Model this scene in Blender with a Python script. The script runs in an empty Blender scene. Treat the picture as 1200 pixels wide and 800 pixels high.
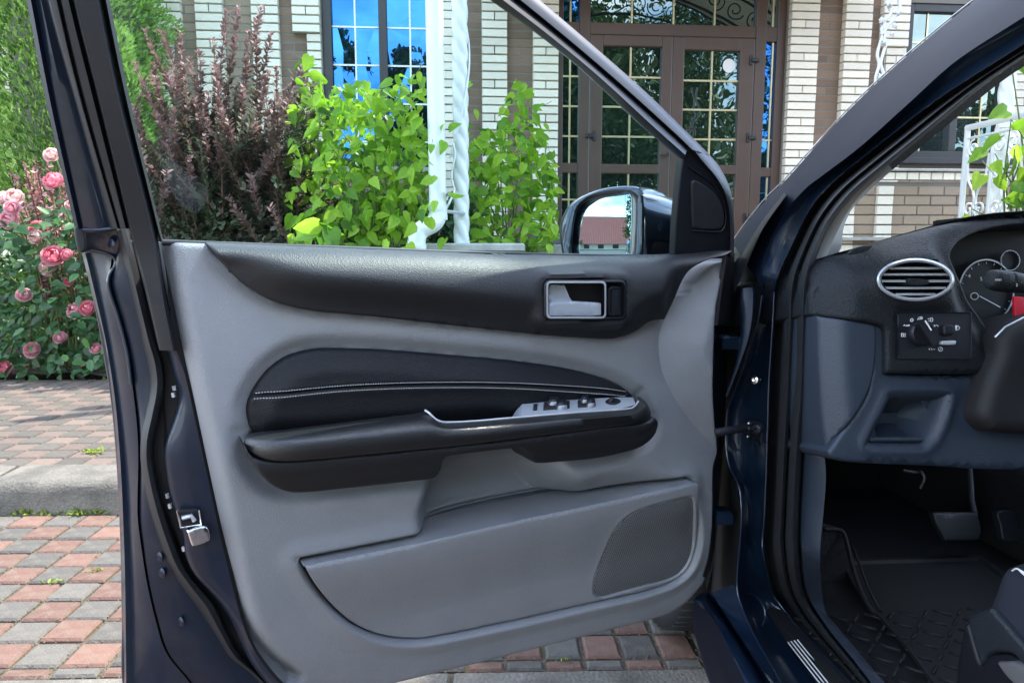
import bpy, bmesh, math, random
import numpy as np
from mathutils import Vector, Matrix, Euler
from mathutils.geometry import delaunay_2d_cdt

random.seed(7); rng = np.random.default_rng(7)
scene = bpy.context.scene
COL = scene.collection
# ------------------------------------------------------------------ camera
FPX, CX, CY = 867.0, 600.0, 400.0
PITCH = math.radians(7.7); CAMZ = 1.0
cam = bpy.data.cameras.new('camera'); camo = bpy.data.objects.new('camera', cam); COL.objects.link(camo)
camo.location = (0, 0, CAMZ); camo.rotation_euler = (math.pi/2 - PITCH, 0, 0)
cam.sensor_width = 36.0; cam.lens = FPX/1200*36; cam.clip_start = .02; cam.clip_end = 2000
scene.camera = camo
# ------------------------------------------------------------------ sky and sun
SUN_AZ = math.atan2(.86, .51)     # from +Y towards +X : over the house, to the right
SUN_EL = math.radians(61)
w = bpy.data.worlds.new('World'); scene.world = w; w.use_nodes = True
nt = w.node_tree; nt.nodes.clear(); N = nt.nodes; L = nt.links
sky = N.new('ShaderNodeTexSky'); sky.sky_type = 'NISHITA'; sky.sun_disc = False
sky.sun_elevation = SUN_EL; sky.sun_rotation = SUN_AZ; sky.air_density = 1.0; sky.dust_density = .7; sky.ozone_density = 2.0
tc = N.new('ShaderNodeTexCoord'); sep = N.new('ShaderNodeSeparateXYZ'); L.new(tc.outputs['Generated'], sep.inputs[0])
mx = N.new('ShaderNodeMath'); mx.operation = 'MAXIMUM'; L.new(sep.outputs[2], mx.inputs[0]); mx.inputs[1].default_value = .0
ad = N.new('ShaderNodeMath'); ad.operation = 'ADD'; L.new(mx.outputs[0], ad.inputs[0]); ad.inputs[1].default_value = .18
dv = N.new('ShaderNodeVectorMath'); dv.operation = 'DIVIDE'; L.new(tc.outputs['Generated'], dv.inputs[0])
cmb = N.new('ShaderNodeCombineXYZ')
for i in range(3): L.new(ad.outputs[0], cmb.inputs[i])
L.new(cmb.outputs[0], dv.inputs[1])
nz = N.new('ShaderNodeTexNoise'); nz.inputs['Scale'].default_value = 1.5; nz.inputs['Detail'].default_value = 9; nz.inputs['Roughness'].default_value = .58
L.new(dv.outputs[0], nz.inputs['Vector'])
rp = N.new('ShaderNodeValToRGB'); rp.color_ramp.elements[0].position = .46; rp.color_ramp.elements[1].position = .68
L.new(nz.outputs['Fac'], rp.inputs[0])
mixc = N.new('ShaderNodeMix'); mixc.data_type = 'RGBA'
L.new(rp.outputs[0], mixc.inputs[0]); L.new(sky.outputs[0], mixc.inputs[6]); mixc.inputs[7].default_value = (9.0, 9.0, 9.1, 1)
bg = N.new('ShaderNodeBackground'); bg.inputs[1].default_value = .15; L.new(mixc.outputs[2], bg.inputs[0])
wo = N.new('ShaderNodeOutputWorld'); L.new(bg.outputs[0], wo.inputs[0])
sl = bpy.data.lights.new('sun', 'SUN'); sl.energy = 2.0; sl.angle = math.radians(.5); sl.color = (1, .95, .87)
so = bpy.data.objects.new('sun', sl); COL.objects.link(so)
sd = Vector((math.sin(SUN_AZ)*math.cos(SUN_EL), math.cos(SUN_AZ)*math.cos(SUN_EL), math.sin(SUN_EL)))
so.rotation_euler = sd.to_track_quat('Z', 'Y').to_euler(); so.location = sd*30
vs = scene.view_settings; vs.view_transform = 'Standard'; vs.look = 'None'; vs.gamma = 1; vs.exposure = 2.45; vs.use_curve_mapping = False
scene.cycles.max_bounces = 8; scene.cycles.transparent_max_bounces = 16; scene.cycles.use_denoising = True
scene.cycles.caustics_reflective = False; scene.cycles.caustics_refractive = False

# ------------------------------------------------------------------ helpers
CAMP = np.array([0, 0, CAMZ])
FW = np.array([0, math.cos(PITCH), -math.sin(PITCH)]); UPV = np.array([0, math.sin(PITCH), math.cos(PITCH)]); RT = np.array([1., 0, 0])
def ray(px, py): return FW + RT*((px-CX)/FPX) + UPV*(-(py-CY)/FPX)
def nrm(v): v = np.asarray(v, float); return v/np.linalg.norm(v)
class Frame:
    """a plane in the place: origin, right axis u, up axis v, normal n (towards the viewer's side)"""
    def __init__(s, O, u, v):
        s.O = np.asarray(O, float); s.u = nrm(u); s.v = nrm(v); s.n = np.cross(s.u, s.v)
    def hit(s, px, py, w=0.):
        d = ray(px, py); t = (s.n@(s.O-CAMP)+w)/(s.n@d); return CAMP+d*t
    def uv(s, px, py, w=0.):
        p = s.hit(px, py, w)-s.O; return np.array([p@s.u, p@s.v])
    def world(s, U, V, W):
        return s.O + np.multiply.outer(np.asarray(U, float), s.u) + np.multiply.outer(np.asarray(V, float), s.v) + np.multiply.outer(np.asarray(W, float), s.n)
def chain(o):
    p = Vector((0, 0, 0))
    while o is not None: p = p + o.location; o = o.parent
    return np.array(p)
def add(name, V, F, mat, parent=None, smooth=True, mats=None, fm=None, loc=None):
    V = np.asarray(V, float)
    if parent is not None: base = chain(parent)
    else: base = np.array(loc) if loc is not None else np.zeros(3)
    me = bpy.data.meshes.new(name); me.from_pydata([tuple(p) for p in (V-base)], [], [tuple(int(i) for i in f) for f in F])
    o = bpy.data.objects.new(name, me); COL.objects.link(o)
    if parent is not None: o.parent = parent
    else: o.location = tuple(base)
    for m in (mats or [mat]): me.materials.append(m)
    if fm is not None: me.polygons.foreach_set('material_index', np.asarray(fm, np.int32))
    if smooth: me.polygons.foreach_set('use_smooth', np.ones(len(me.polygons), bool))
    me.update(); return o
def smooth_angle(o, deg=35):
    me = o.data
    bm = bmesh.new(); bm.from_mesh(me)
    lim = math.radians(deg)
    for e in bm.edges:
        e.smooth = not (len(e.link_faces) == 2 and e.calc_face_angle(0) > lim)
    bm.to_mesh(me); bm.free(); return o
def fixn(o):
    bm = bmesh.new(); bm.from_mesh(o.data); bmesh.ops.recalc_face_normals(bm, faces=bm.faces[:]); bm.to_mesh(o.data); bm.free(); return o
def thing(name, label, cat, loc=(0, 0, 0), group=None):
    o = bpy.data.objects.new(name, None); COL.objects.link(o); o.location = loc; o.empty_display_size = .1
    o['label'] = label; o['category'] = cat
    if group: o['group'] = group
    return o
def tag(o, label, cat, group=None):
    o['label'] = label; o['category'] = cat
    if group: o['group'] = group
    return o
def catmull(P, closed, sub):
    P = np.asarray(P, float); n = len(P); out = []
    rngk = range(n if closed else n-1)
    for i in rngk:
        p1 = P[i]; p2 = P[(i+1) % n]
        p0 = P[(i-1) % n] if (closed or i > 0) else 2*p1-p2
        p3 = P[(i+2) % n] if (closed or i+2 < n) else 2*p2-p1
        if np.allclose(p1, p2): out.append(p1); continue
        for k in range(sub):
            t = k/sub
            out.append(.5*((2*p1)+(-p0+p2)*t+(2*p0-5*p1+4*p2-p3)*t*t+(-p0+3*p1-3*p2+p3)*t**3))
    if not closed: out.append(P[-1])
    out = np.array(out)
    keep = [0]
    for i in range(1, len(out)):
        if np.linalg.norm(out[i]-out[keep[-1]]) > 1e-6: keep.append(i)
    if closed and np.linalg.norm(out[keep[0]]-out[keep[-1]]) < 1e-6: keep.pop()
    return out[keep]
def resample(P, n):
    P = np.asarray(P, float); d = np.r_[0, np.cumsum(np.linalg.norm(np.diff(P, axis=0), axis=1))]
    t = np.linspace(0, d[-1], n); return np.stack([np.interp(t, d, P[:, k]) for k in range(P.shape[1])], 1)
def sdpoly(Q, poly):
    """signed distance, positive inside"""
    Q = np.asarray(Q, float); A = np.asarray(poly, float); B = np.roll(A, -1, 0); out = np.empty(len(Q))
    for s in range(0, len(Q), 4000):
        q = Q[s:s+4000, None, :]; e = (B-A)[None]; wv = q-A[None]
        t = np.clip((wv*e).sum(2)/np.maximum((e*e).sum(2), 1e-18), 0, 1)
        d = np.linalg.norm(wv-e*t[..., None], axis=2).min(1)
        y = q[..., 1]; x = q[..., 0]; ya, yb = A[None, :, 1], B[None, :, 1]
        c = (ya <= y) != (yb <= y)
        xi = A[None, :, 0]+(y-ya)/np.where(np.abs(yb-ya) < 1e-15, 1e-15, yb-ya)*(B-A)[None, :, 0]
        ins = ((c & (x < xi)).sum(1) % 2) == 1
        out[s:s+4000] = np.where(ins, d, -d)
    return out
def distline(Q, line):
    A = np.asarray(line)[:-1]; B = np.asarray(line)[1:]; out = np.empty(len(Q))
    for s in range(0, len(Q), 4000):
        q = Q[s:s+4000, None, :]; e = (B-A)[None]; wv = q-A[None]
        t = np.clip((wv*e).sum(2)/np.maximum((e*e).sum(2), 1e-18), 0, 1)
        out[s:s+4000] = np.linalg.norm(wv-e*t[..., None], axis=2).min(1)
    return out
def sstep(a, b, x): t = np.clip((x-a)/(b-a), 0, 1); return t*t*(3-2*t)
def outline_uv(fr, px, wr=0., closed=True, sub=6):
    P = catmull(px, closed, sub); return np.array([fr.uv(x, y, wr) for x, y in P])
def panel(name, fr, px, mat, parent, w=0., edge=.004, depth=.02, grid=.012, sub=6, poly=None, inset=0., feats=()):
    """a moulded piece: traced outline on the plane fr, surface height w(uv), rounded rim, real thickness"""
    wf = w if callable(w) else (lambda Q: np.full(len(Q), float(w)))
    if poly is None:
        P = catmull(px, True, sub)
        uv = np.array([fr.uv(x, y, 0) for x, y in P])
        for _ in range(2):
            ws = wf(uv)-edge
            uv = np.array([fr.uv(P[i, 0], P[i, 1], ws[i]) for i in range(len(P))])
    else: uv = np.asarray(poly, float)
    keep = [0]
    for i in range(1, len(uv)):
        if np.linalg.norm(uv[i]-uv[keep[-1]]) > 2e-4: keep.append(i)
    uv = uv[keep]
    area = .5*np.sum(uv[:, 0]*np.roll(uv[:, 1], -1)-np.roll(uv[:, 0], -1)*uv[:, 1])
    if area < 0: uv = uv[::-1]
    if inset:
        tn = np.roll(uv, -1, 0)-np.roll(uv, 1, 0); tn /= np.maximum(np.linalg.norm(tn, axis=1, keepdims=True), 1e-9); uv = uv+np.stack([-tn[:, 1], tn[:, 0]], 1)*inset
    n = len(uv); tan = np.roll(uv, -1, 0)-np.roll(uv, 1, 0); tan /= np.maximum(np.linalg.norm(tan, axis=1, keepdims=True), 1e-9)
    inn = np.stack([-tan[:, 1], tan[:, 0]], 1)
    pts = [uv]
    if edge > 0:
        for f in (.12, .35, .68, 1.05):
            q = uv+inn*edge*f; s = sdpoly(q, uv); pts.append(q[s > edge*f*.85])
    lo, hi = uv.min(0), uv.max(0)
    gx, gy = np.meshgrid(np.arange(lo[0]+grid/2, hi[0], grid), np.arange(lo[1]+grid/2, hi[1], grid))
    gx = gx + (np.arange(gx.shape[0]) % 2)[:, None]*grid*.5
    g = np.stack([gx.ravel(), gy.ravel()], 1); g = g[sdpoly(g, uv) > max(edge*1.3, grid*.45)]
    for line, offs in feats:
        line = resample(line, max(20, int(np.linalg.norm(np.diff(line, axis=0), axis=1).sum()/.005))); tl = np.gradient(line, axis=0); tl /= np.maximum(np.linalg.norm(tl, axis=1, keepdims=True), 1e-9); nl = np.stack([-tl[:, 1], tl[:, 0]], 1)
        fp = np.concatenate([line+nl*o_ for o_ in offs]); fp = fp[sdpoly(fp, uv) > edge*1.25+.0005]
        if len(g) and len(fp):
            dm = distline(g, line); g = g[dm > max(abs(min(offs)), abs(max(offs)))+grid*.3]
        pts.append(fp)
    pts.append(g); Q = np.concatenate(pts)
    r = delaunay_2d_cdt([Vector(p) for p in Q], [(i, (i+1) % n) for i in range(n)], [], 1, 1e-7)
    Q2 = np.array([list(v) for v in r[0]]); F = [list(f) for f in r[2]]
    ed = r[1]
    d = np.maximum(sdpoly(Q2, uv), 0)
    W = wf(Q2)
    if edge > 0:
        t = np.clip(1-d/edge, 0, 1); W = W-edge*(1-np.sqrt(np.maximum(1-t*t, 0)))
    V = fr.world(Q2[:, 0], Q2[:, 1], W); m = len(V)
    # skirt along open boundary edges, oriented with the faces
    cnt = {}
    for f in F:
        for a, b in zip(f, f[1:]+f[:1]): cnt[(a, b)] = 1
    bnd = [(a, b) for (a, b) in cnt if (b, a) not in cnt]
    bidx = {}; V2 = []; F2 = list(F)
    wb = float(np.min(W))-depth
    def low(i):
        if i not in bidx:
            bidx[i] = m+len(V2); V2.append(fr.world(Q2[i, 0], Q2[i, 1], wb))
        return bidx[i]
    for a, b in bnd: F2.append([b, a, low(a), low(b)])
    if V2: V = np.concatenate([V, np.array(V2)])
    o = add(name, V, F2, mat, parent)
    return smooth_angle(o, 50)
def loft(name, curves, mat, parent, n=60, thick=0., sharp=40, flip=False, sub=6):
    C = [resample(catmull(c, False, sub), n) for c in curves]
    V = np.concatenate(C); F = []
    for i in range(len(C)-1):
        for k in range(n-1):
            a = i*n+k; f = [a, a+1, a+n+1, a+n]
            F.append(f[::-1] if flip else f)
    o = add(name, V, F, mat, parent)
    smooth_angle(o, sharp)
    if thick:
        md = o.modifiers.new('thickness', 'SOLIDIFY'); md.thickness = thick; md.offset = -1
    return o
def tube_geo(P, r, seg=8, closed_ends=True):
    P = np.asarray(P, float); n = len(P); r = np.broadcast_to(np.asarray(r, float), (n,))
    T = np.gradient(P, axis=0); T /= np.maximum(np.linalg.norm(T, axis=1, keepdims=True), 1e-12)
    up = np.array([0, 0, 1.]) if abs(T[0, 2]) < .9 else np.array([1., 0, 0])
    a = nrm(np.cross(T[0], up)); V = []; F = []
    for i in range(n):
        a = a-T[i]*(a@T[i]); a = nrm(a); b = np.cross(T[i], a)
        for k in range(seg):
            th = 2*math.pi*k/seg; V.append(P[i]+r[i]*(a*math.cos(th)+b*math.sin(th)))
    for i in range(n-1):
        for k in range(seg):
            F.append([i*seg+k, i*seg+(k+1) % seg, (i+1)*seg+(k+1) % seg, (i+1)*seg+k])
    if closed_ends:
        F.append(list(range(seg))[::-1]); F.append([(n-1)*seg+k for k in range(seg)])
    return V, F
def tube(name, P, r, mat, parent, seg=8, loc=None, sub=0):
    if sub: P = catmull(P, False, sub)
    V, F = tube_geo(P, r, seg); o = add(name, V, F, mat, parent, loc=loc); return smooth_angle(o, 60)
def merge(parts):
    V = []; F = []
    for v, f in parts:
        k = len(V); V.extend(list(v)); F.extend([[i+k for i in q] for q in f])
    return V, F
def box_geo(lo, hi, ch=0.):
    x0, y0, z0 = lo; x1, y1, z1 = hi
    if not ch:
        V = [(x0, y0, z0), (x1, y0, z0), (x1, y1, z0), (x0, y1, z0), (x0, y0, z1), (x1, y0, z1), (x1, y1, z1), (x0, y1, z1)]
        return V, [[3, 2, 1, 0], [4, 5, 6, 7], [0, 1, 5, 4], [1, 2, 6, 5], [2, 3, 7, 6], [3, 0, 4, 7]]
    V = [(x0, y0, z0), (x1, y0, z0), (x1, y1, z0), (x0, y1, z0), (x0, y0, z1-ch), (x1, y0, z1-ch), (x1, y1, z1-ch), (x0, y1, z1-ch),
         (x0+ch, y0+ch, z1), (x1-ch, y0+ch, z1), (x1-ch, y1-ch, z1), (x0+ch, y1-ch, z1)]
    F = [[3, 2, 1, 0], [8, 9, 10, 11]]
    for a in range(4):
        b = (a+1) % 4; F += [[a, b, 4+b, 4+a], [4+a, 4+b, 8+b, 8+a]]
    return V, F
def fbox_geo(fr, u0, u1, v0, v1, w0, w1):
    V, F = box_geo((u0, v0, w0), (u1, v1, w1)); V = np.array(V)
    return list(fr.world(V[:, 0], V[:, 1], V[:, 2])), F
def fbox(name, fr, u0, u1, v0, v1, w0, w1, mat, parent, bev=0., loc=None):
    V, F = fbox_geo(fr, u0, u1, v0, v1, w0, w1); o = add(name, V, F, mat, parent, smooth=False, loc=loc)
    if bev:
        md = o.modifiers.new('bevel', 'BEVEL'); md.width = bev; md.segments = 2
    return o
# ------------------------------------------------------------------ materials
def mk(name, col, rough=.5, metal=0., bump=None, var=None, coat=0., spec=.5, rnd=0., bump2=None, roughvar=None, dirt=None):
    m = bpy.data.materials.new(name); m.use_nodes = True; t = m.node_tree; b = t.nodes['Principled BSDF']
    b.inputs['Base Color'].default_value = (*col, 1); b.inputs['Roughness'].default_value = rough; b.inputs['Metallic'].default_value = metal
    b.inputs['Specular IOR Level'].default_value = spec; b.inputs['Coat Weight'].default_value = coat; b.inputs['Coat Roughness'].default_value = .04
    tcn = t.nodes.new('ShaderNodeTexCoord'); out = None
    rgb = t.nodes.new('ShaderNodeRGB'); rgb.outputs[0].default_value = (*col, 1); out = rgb.outputs[0]
    def mul(fac_socket, lo, hi):
        nonlocal out
        mr = t.nodes.new('ShaderNodeMapRange'); t.links.new(fac_socket, mr.inputs[0]); mr.inputs[3].default_value = lo; mr.inputs[4].default_value = hi
        hs = t.nodes.new('ShaderNodeVectorMath'); hs.operation = 'SCALE'; t.links.new(out, hs.inputs[0]); t.links.new(mr.outputs[0], hs.inputs[3]); out = hs.outputs[0]
        return mr
    if var:
        for sc_, am in (var if isinstance(var, list) else [var]):
            n = t.nodes.new('ShaderNodeTexNoise'); n.inputs['Scale'].default_value = sc_; n.inputs['Detail'].default_value = 5; t.links.new(tcn.outputs['Object'], n.inputs[0])
            r = mul(n.outputs['Fac'], 1-am, 1+am); r.inputs[1].default_value = .3; r.inputs[2].default_value = .7
    if rnd:
        oi = t.nodes.new('ShaderNodeObjectInfo'); mul(oi.outputs['Random'], 1-rnd, 1+rnd)
    if dirt:
        sc_, c2, lo, hi = dirt
        n = t.nodes.new('ShaderNodeTexNoise'); n.inputs['Scale'].default_value = sc_; n.inputs['Detail'].default_value = 6; t.links.new(tcn.outputs['Object'], n.inputs[0])
        mr = t.nodes.new('ShaderNodeMapRange'); t.links.new(n.outputs['Fac'], mr.inputs[0]); mr.inputs[1].default_value = lo; mr.inputs[2].default_value = hi
        mm = t.nodes.new('ShaderNodeMix'); mm.data_type = 'RGBA'; t.links.new(mr.outputs[0], mm.inputs[0]); t.links.new(out, mm.inputs[6]); mm.inputs[7].default_value = (*c2, 1); out = mm.outputs[2]
    t.links.new(out, b.inputs['Base Color'])
    if roughvar:
        n = t.nodes.new('ShaderNodeTexNoise'); n.inputs['Scale'].default_value = roughvar[0]; t.links.new(tcn.outputs['Object'], n.inputs[0])
        mr = t.nodes.new('ShaderNodeMapRange'); t.links.new(n.outputs['Fac'], mr.inputs[0]); mr.inputs[1].default_value = .3; mr.inputs[2].default_value = .7
        mr.inputs[3].default_value = rough-roughvar[1]; mr.inputs[4].default_value = rough+roughvar[1]; t.links.new(mr.outputs[0], b.inputs['Roughness'])
    prev = None
    for bp in (bump, bump2):
        if not bp: continue
        kind, sc_, st, ds = bp
        if kind == 'noise':
            n = t.nodes.new('ShaderNodeTexNoise'); n.inputs['Scale'].default_value = sc_; n.inputs['Detail'].default_value = 4; h = n.outputs['Fac']
        else:
            n = t.nodes.new('ShaderNodeTexVoronoi'); n.inputs['Scale'].default_value = sc_; n.feature = 'DISTANCE_TO_EDGE' if kind == 'cells' else 'F1'; h = n.outputs['Distance']
        t.links.new(tcn.outputs['Object'], n.inputs['Vector'])
        bn = t.nodes.new('ShaderNodeBump'); bn.inputs['Strength'].default_value = st; bn.inputs['Distance'].default_value = ds; t.links.new(h, bn.inputs['Height'])
        if prev: t.links.new(prev, bn.inputs['Normal'])
        prev = bn.outputs[0]
    if prev: t.links.new(prev, b.inputs['Normal'])
    return m
def glass_mat(name, tint, refl=1.5, rough=0.):
    m = bpy.data.materials.new(name); m.use_nodes = True; t = m.node_tree; t.nodes.clear()
    o = t.nodes.new('ShaderNodeOutputMaterial'); tr = t.nodes.new('ShaderNodeBsdfTransparent'); tr.inputs[0].default_value = (*tint, 1)
    g = t.nodes.new('ShaderNodeBsdfGlossy'); g.inputs['Roughness'].default_value = rough; fr = t.nodes.new('ShaderNodeFresnel'); fr.inputs[0].default_value = refl
    mxn = t.nodes.new('ShaderNodeMixShader'); t.links.new(fr.outputs[0], mxn.inputs[0]); t.links.new(tr.outputs[0], mxn.inputs[1]); t.links.new(g.outputs[0], mxn.inputs[2]); t.links.new(mxn.outputs[0], o.inputs[0])
    return m
def pane_mat(name, refl, tint=(.9, .95, 1.), base=(.012, .016, .016)):
    m = bpy.data.materials.new(name); m.use_nodes = True; t = m.node_tree; t.nodes.clear()
    o = t.nodes.new('ShaderNodeOutputMaterial'); d = t.nodes.new('ShaderNodeBsdfDiffuse'); d.inputs[0].default_value = (*base, 1)
    g = t.nodes.new('ShaderNodeBsdfGlossy'); g.inputs['Roughness'].default_value = .008; g.inputs[0].default_value = (*tint, 1)
    tcn = t.nodes.new('ShaderNodeTexCoord'); n = t.nodes.new('ShaderNodeTexNoise'); n.inputs['Scale'].default_value = 1.7; t.links.new(tcn.outputs['Object'], n.inputs[0])
    bn = t.nodes.new('ShaderNodeBump'); bn.inputs['Strength'].default_value = .25; bn.inputs['Distance'].default_value = .012; t.links.new(n.outputs['Fac'], bn.inputs['Height']); t.links.new(bn.outputs[0], g.inputs['Normal'])
    mxn = t.nodes.new('ShaderNodeMixShader'); mxn.inputs[0].default_value = refl; t.links.new(d.outputs[0], mxn.inputs[1]); t.links.new(g.outputs[0], mxn.inputs[2]); t.links.new(mxn.outputs[0], o.inputs[0])
    return m
def leaf_mat(name, stops, trans=.35, rough=.45, spec=.4):
    """leaf colour by a per-leaf value: attribute 'tint' plus the object's random"""
    m = bpy.data.materials.new(name); m.use_nodes = True; t = m.node_tree; b = t.nodes['Principled BSDF']; o = t.nodes['Material Output']
    at = t.nodes.new('ShaderNodeAttribute'); at.attribute_name = 'tint'; oi = t.nodes.new('ShaderNodeObjectInfo')
    sm = t.nodes.new('ShaderNodeMath'); sm.operation = 'MULTIPLY_ADD'; t.links.new(oi.outputs['Random'], sm.inputs[0]); sm.inputs[1].default_value = .25; t.links.new(at.outputs['Fac'], sm.inputs[2])
    r = t.nodes.new('ShaderNodeValToRGB'); cr = r.color_ramp
    while len(cr.elements) < len(stops): cr.elements.new(.5)
    for e, (p, c) in zip(cr.elements, stops): e.position = p; e.color = (*c, 1)
    t.links.new(sm.outputs[0], r.inputs[0])
    tcn = t.nodes.new('ShaderNodeTexCoord'); n = t.nodes.new('ShaderNodeTexNoise'); n.inputs['Scale'].default_value = 9; t.links.new(tcn.outputs['Object'], n.inputs[0])
    mr = t.nodes.new('ShaderNodeMapRange'); t.links.new(n.outputs['Fac'], mr.inputs[0]); mr.inputs[3].default_value = .75; mr.inputs[4].default_value = 1.25
    sc_ = t.nodes.new('ShaderNodeVectorMath'); sc_.operation = 'SCALE'; t.links.new(r.outputs[0], sc_.inputs[0]); t.links.new(mr.outputs[0], sc_.inputs[3])
    t.links.new(sc_.outputs[0], b.inputs['Base Color']); b.inputs['Roughness'].default_value = rough; b.inputs['Specular IOR Level'].default_value = spec
    tl = t.nodes.new('ShaderNodeBsdfTranslucent'); t.links.new(sc_.outputs[0], tl.inputs[0])
    mxn = t.nodes.new('ShaderNodeMixShader'); mxn.inputs[0].default_value = trans
    t.links.new(b.outputs[0], mxn.inputs[1]); t.links.new(tl.outputs[0], mxn.inputs[2]); t.links.new(mxn.outputs[0], o.inputs[0]); return m
M = {}
M['trim'] = mk('trim_grey_plastic', (.240, .248, .258), .44, bump=('voronoi', 600, .7, .0007), bump2=('noise', 320, .25, .0004), var=[(14, .05), (2.5, .05)], roughvar=(5, .07), dirt=(3.2, (.30, .29, .275), .60, .95))
M['trimdark'] = mk('charcoal_soft_plastic', (.014, .015, .017), .50, bump=('cells', 330, .6, .0008), bump2=('noise', 250, .3, .0006), spec=.55)
M['leather'] = mk('black_leather', (.0055, .006, .008), .50, bump=('cells', 380, .8, .0010), bump2=('noise', 40, .12, .004), spec=.32)
M['armpad'] = mk('black_vinyl', (.011, .012, .013), .34, bump=('cells', 450, .7, .0008), spec=.75)
M['cup'] = mk('grained_cup_plastic', (.011, .012, .014), .5, bump=('noise', 500, .3, .0006))
M['black'] = mk('black_plastic', (.009, .010, .0135), .48, spec=.35, bump=('noise', 800, .25, .0006))
M['satin'] = mk('satin_black_frame', (.008, .009, .013), .40, bump=('noise', 600, .08, .0004))
M['rubber'] = mk('rubber_seal', (.017, .018, .020), .55, bump=('noise', 300, .15, .001), var=(30, .15))
M['gap'] = mk('black_and_gap_shade', (.004, .004, .005), .7)  # near-black standing in for shade in gaps and recesses; also some black parts
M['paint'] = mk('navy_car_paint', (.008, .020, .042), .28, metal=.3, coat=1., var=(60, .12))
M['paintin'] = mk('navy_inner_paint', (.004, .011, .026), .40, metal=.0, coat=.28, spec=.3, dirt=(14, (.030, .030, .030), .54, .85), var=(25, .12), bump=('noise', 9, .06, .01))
M['silver'] = mk('silver_plastic', (.58, .60, .62), .30, metal=.45)
M['plate'] = mk('silver_painted_plate', (.37, .40, .43), .34, metal=.15)
M['pillarblack'] = mk('pillar_black', (.006, .009, .019), .50, spec=.14)
M['chrome'] = mk('chrome', (.85, .86, .88), .10, metal=1.)
M['stitch'] = mk('white_thread', (.50, .50, .47), .7)
M['knee'] = mk('blue_grey_plastic', (.020, .029, .043), .5, bump=('voronoi', 520, .3, .001))
M['dash'] = mk('dash_pad', (.007, .009, .011), .55, bump=('cells', 300, .9, .0016), spec=.30)
M['lighttrim'] = mk('light_pillar_trim', (.40, .40, .38), .6)
M['carpet'] = mk('black_carpet', (.003, .003, .004), .9, bump=('noise', 500, .6, .003))
M['mat'] = mk('rubber_mat', (.0025, .003, .0045), .7, bump=('noise', 200, .2, .001))
M['seat'] = mk('seat_fabric', (.016, .020, .032), .75, bump=('noise', 600, .4, .001))
M['red'] = mk('red_plastic', (.55, .01, .03), .4)
M['white'] = mk('white_mark', (.8, .8, .78), .6)
M['mirror'] = mk('mirror_glass', (.28, .38, .41), .0, metal=1.)
M['darkmetal'] = mk('dark_metal', (.05, .05, .055), .4, metal=.4)
M['grit'] = mk('joint_grit', (.17, .145, .10), .95)
M['tyre'] = mk('tyre_rubber', (.012, .012, .013), .8, bump=('noise', 120, .4, .002))
M['doorglass'] = glass_mat('tinted_door_glass', (.80, .968, .972))
M['windscreen'] = glass_mat('windscreen_glass', (.96, .985, .97))
M['paver_r'] = mk('red_paver', (.152, .084, .061), .85, bump=('noise', 160, .6, .004), var=[(40, .14), (220, .16)], rnd=.22, dirt=(26, (.16, .12, .09), .50, .75))
M['paver_g'] = mk('grey_paver', (.098, .090, .076), .85, bump=('noise', 160, .6, .004), var=[(40, .12), (220, .2)], rnd=.2, dirt=(26, (.14, .125, .10), .52, .8))
M['walk_r'] = mk('faded_pink_paver', (.135, .100, .078), .9, bump=('noise', 160, .5, .004), var=[(40, .12), (220, .14)], rnd=.15)
M['walk_g'] = mk('faded_grey_paver', (.086, .077, .062), .9, bump=('noise', 160, .5, .004), var=[(40, .12), (220, .16)], rnd=.15)
M['sand'] = mk('joint_sand', (.10, .082, .055), .95, bump=('noise', 400, .8, .004), var=(60, .3), dirt=(8, (.07, .09, .03), .55, .7))
M['concrete'] = mk('kerb_concrete', (.155, .142, .116), .9, bump=('noise', 120, .9, .006), var=[(6, .22), (110, .22)], dirt=(9, (.085, .078, .064), .46, .72))
M['soil'] = mk('garden_soil', (.06, .045, .03), .95, bump=('noise', 40, 1., .03), var=(20, .4))
M['brickw'] = mk('white_brick', (.84, .77, .64), .75, bump=('noise', 60, .35, .004), var=[(8, .08), (60, .06)], rnd=.09)
M['brickb'] = mk('brown_brick', (.215, .143, .098), .8, bump=('noise', 60, .4, .004), var=[(8, .15), (70, .12)], rnd=.22)
M['brickt'] = mk('taupe_brick', (.33, .25, .175), .8, bump=('noise', 60, .4, .004), var=[(8, .12), (70, .12)], rnd=.16)
M['mortar'] = mk('mortar', (.20, .185, .165), .95, bump=('noise', 150, .6, .003))
M['frame'] = mk('brown_frame', (.080, .047, .034), .38, bump=('noise', 25, .05, .002), var=(3, .1))
M['framed'] = mk('dark_window_frame', (.022, .018, .018), .35)
M['gold'] = mk('gold_bar', (.60, .50, .29), .30, metal=.6)
M['whitebar'] = mk('white_bar', (.8, .8, .76), .4)
M['pane'] = pane_mat('reflecting_pane', .42, tint=(.06, .27, .72))
M['paned'] = pane_mat('dark_reflecting_pane', .21, tint=(.62, .80, .78), base=(.010, .016, .014))
M['whitepaint'] = mk('white_painted_metal', (.74, .76, .75), .38, bump=('noise', 35, .05, .001))
M['pipe'] = mk('white_pipe', (.78, .79, .78), .30)
M['stone'] = mk('grey_stone', (.38, .37, .34), .8, bump=('noise', 60, .5, .006), var=(9, .2))
M['granite'] = mk('dark_granite', (.10, .11, .12), .5, var=(160, .5))
M['bark'] = mk('bark', (.10, .07, .05), .9, bump=('noise', 80, .6, .005))
M['stemred'] = mk('red_stem', (.16, .07, .05), .8)
M['stemgreen'] = mk('green_stem', (.12, .16, .05), .7)
M['redroof'] = mk('red_roof_sheet', (.20, .050, .045), .5, var=(2, .08))
M['rooftrees'] = leaf_mat('tree_leaves', [(0, (.018, .045, .012)), (1, (.07, .13, .03))], .25)
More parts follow.
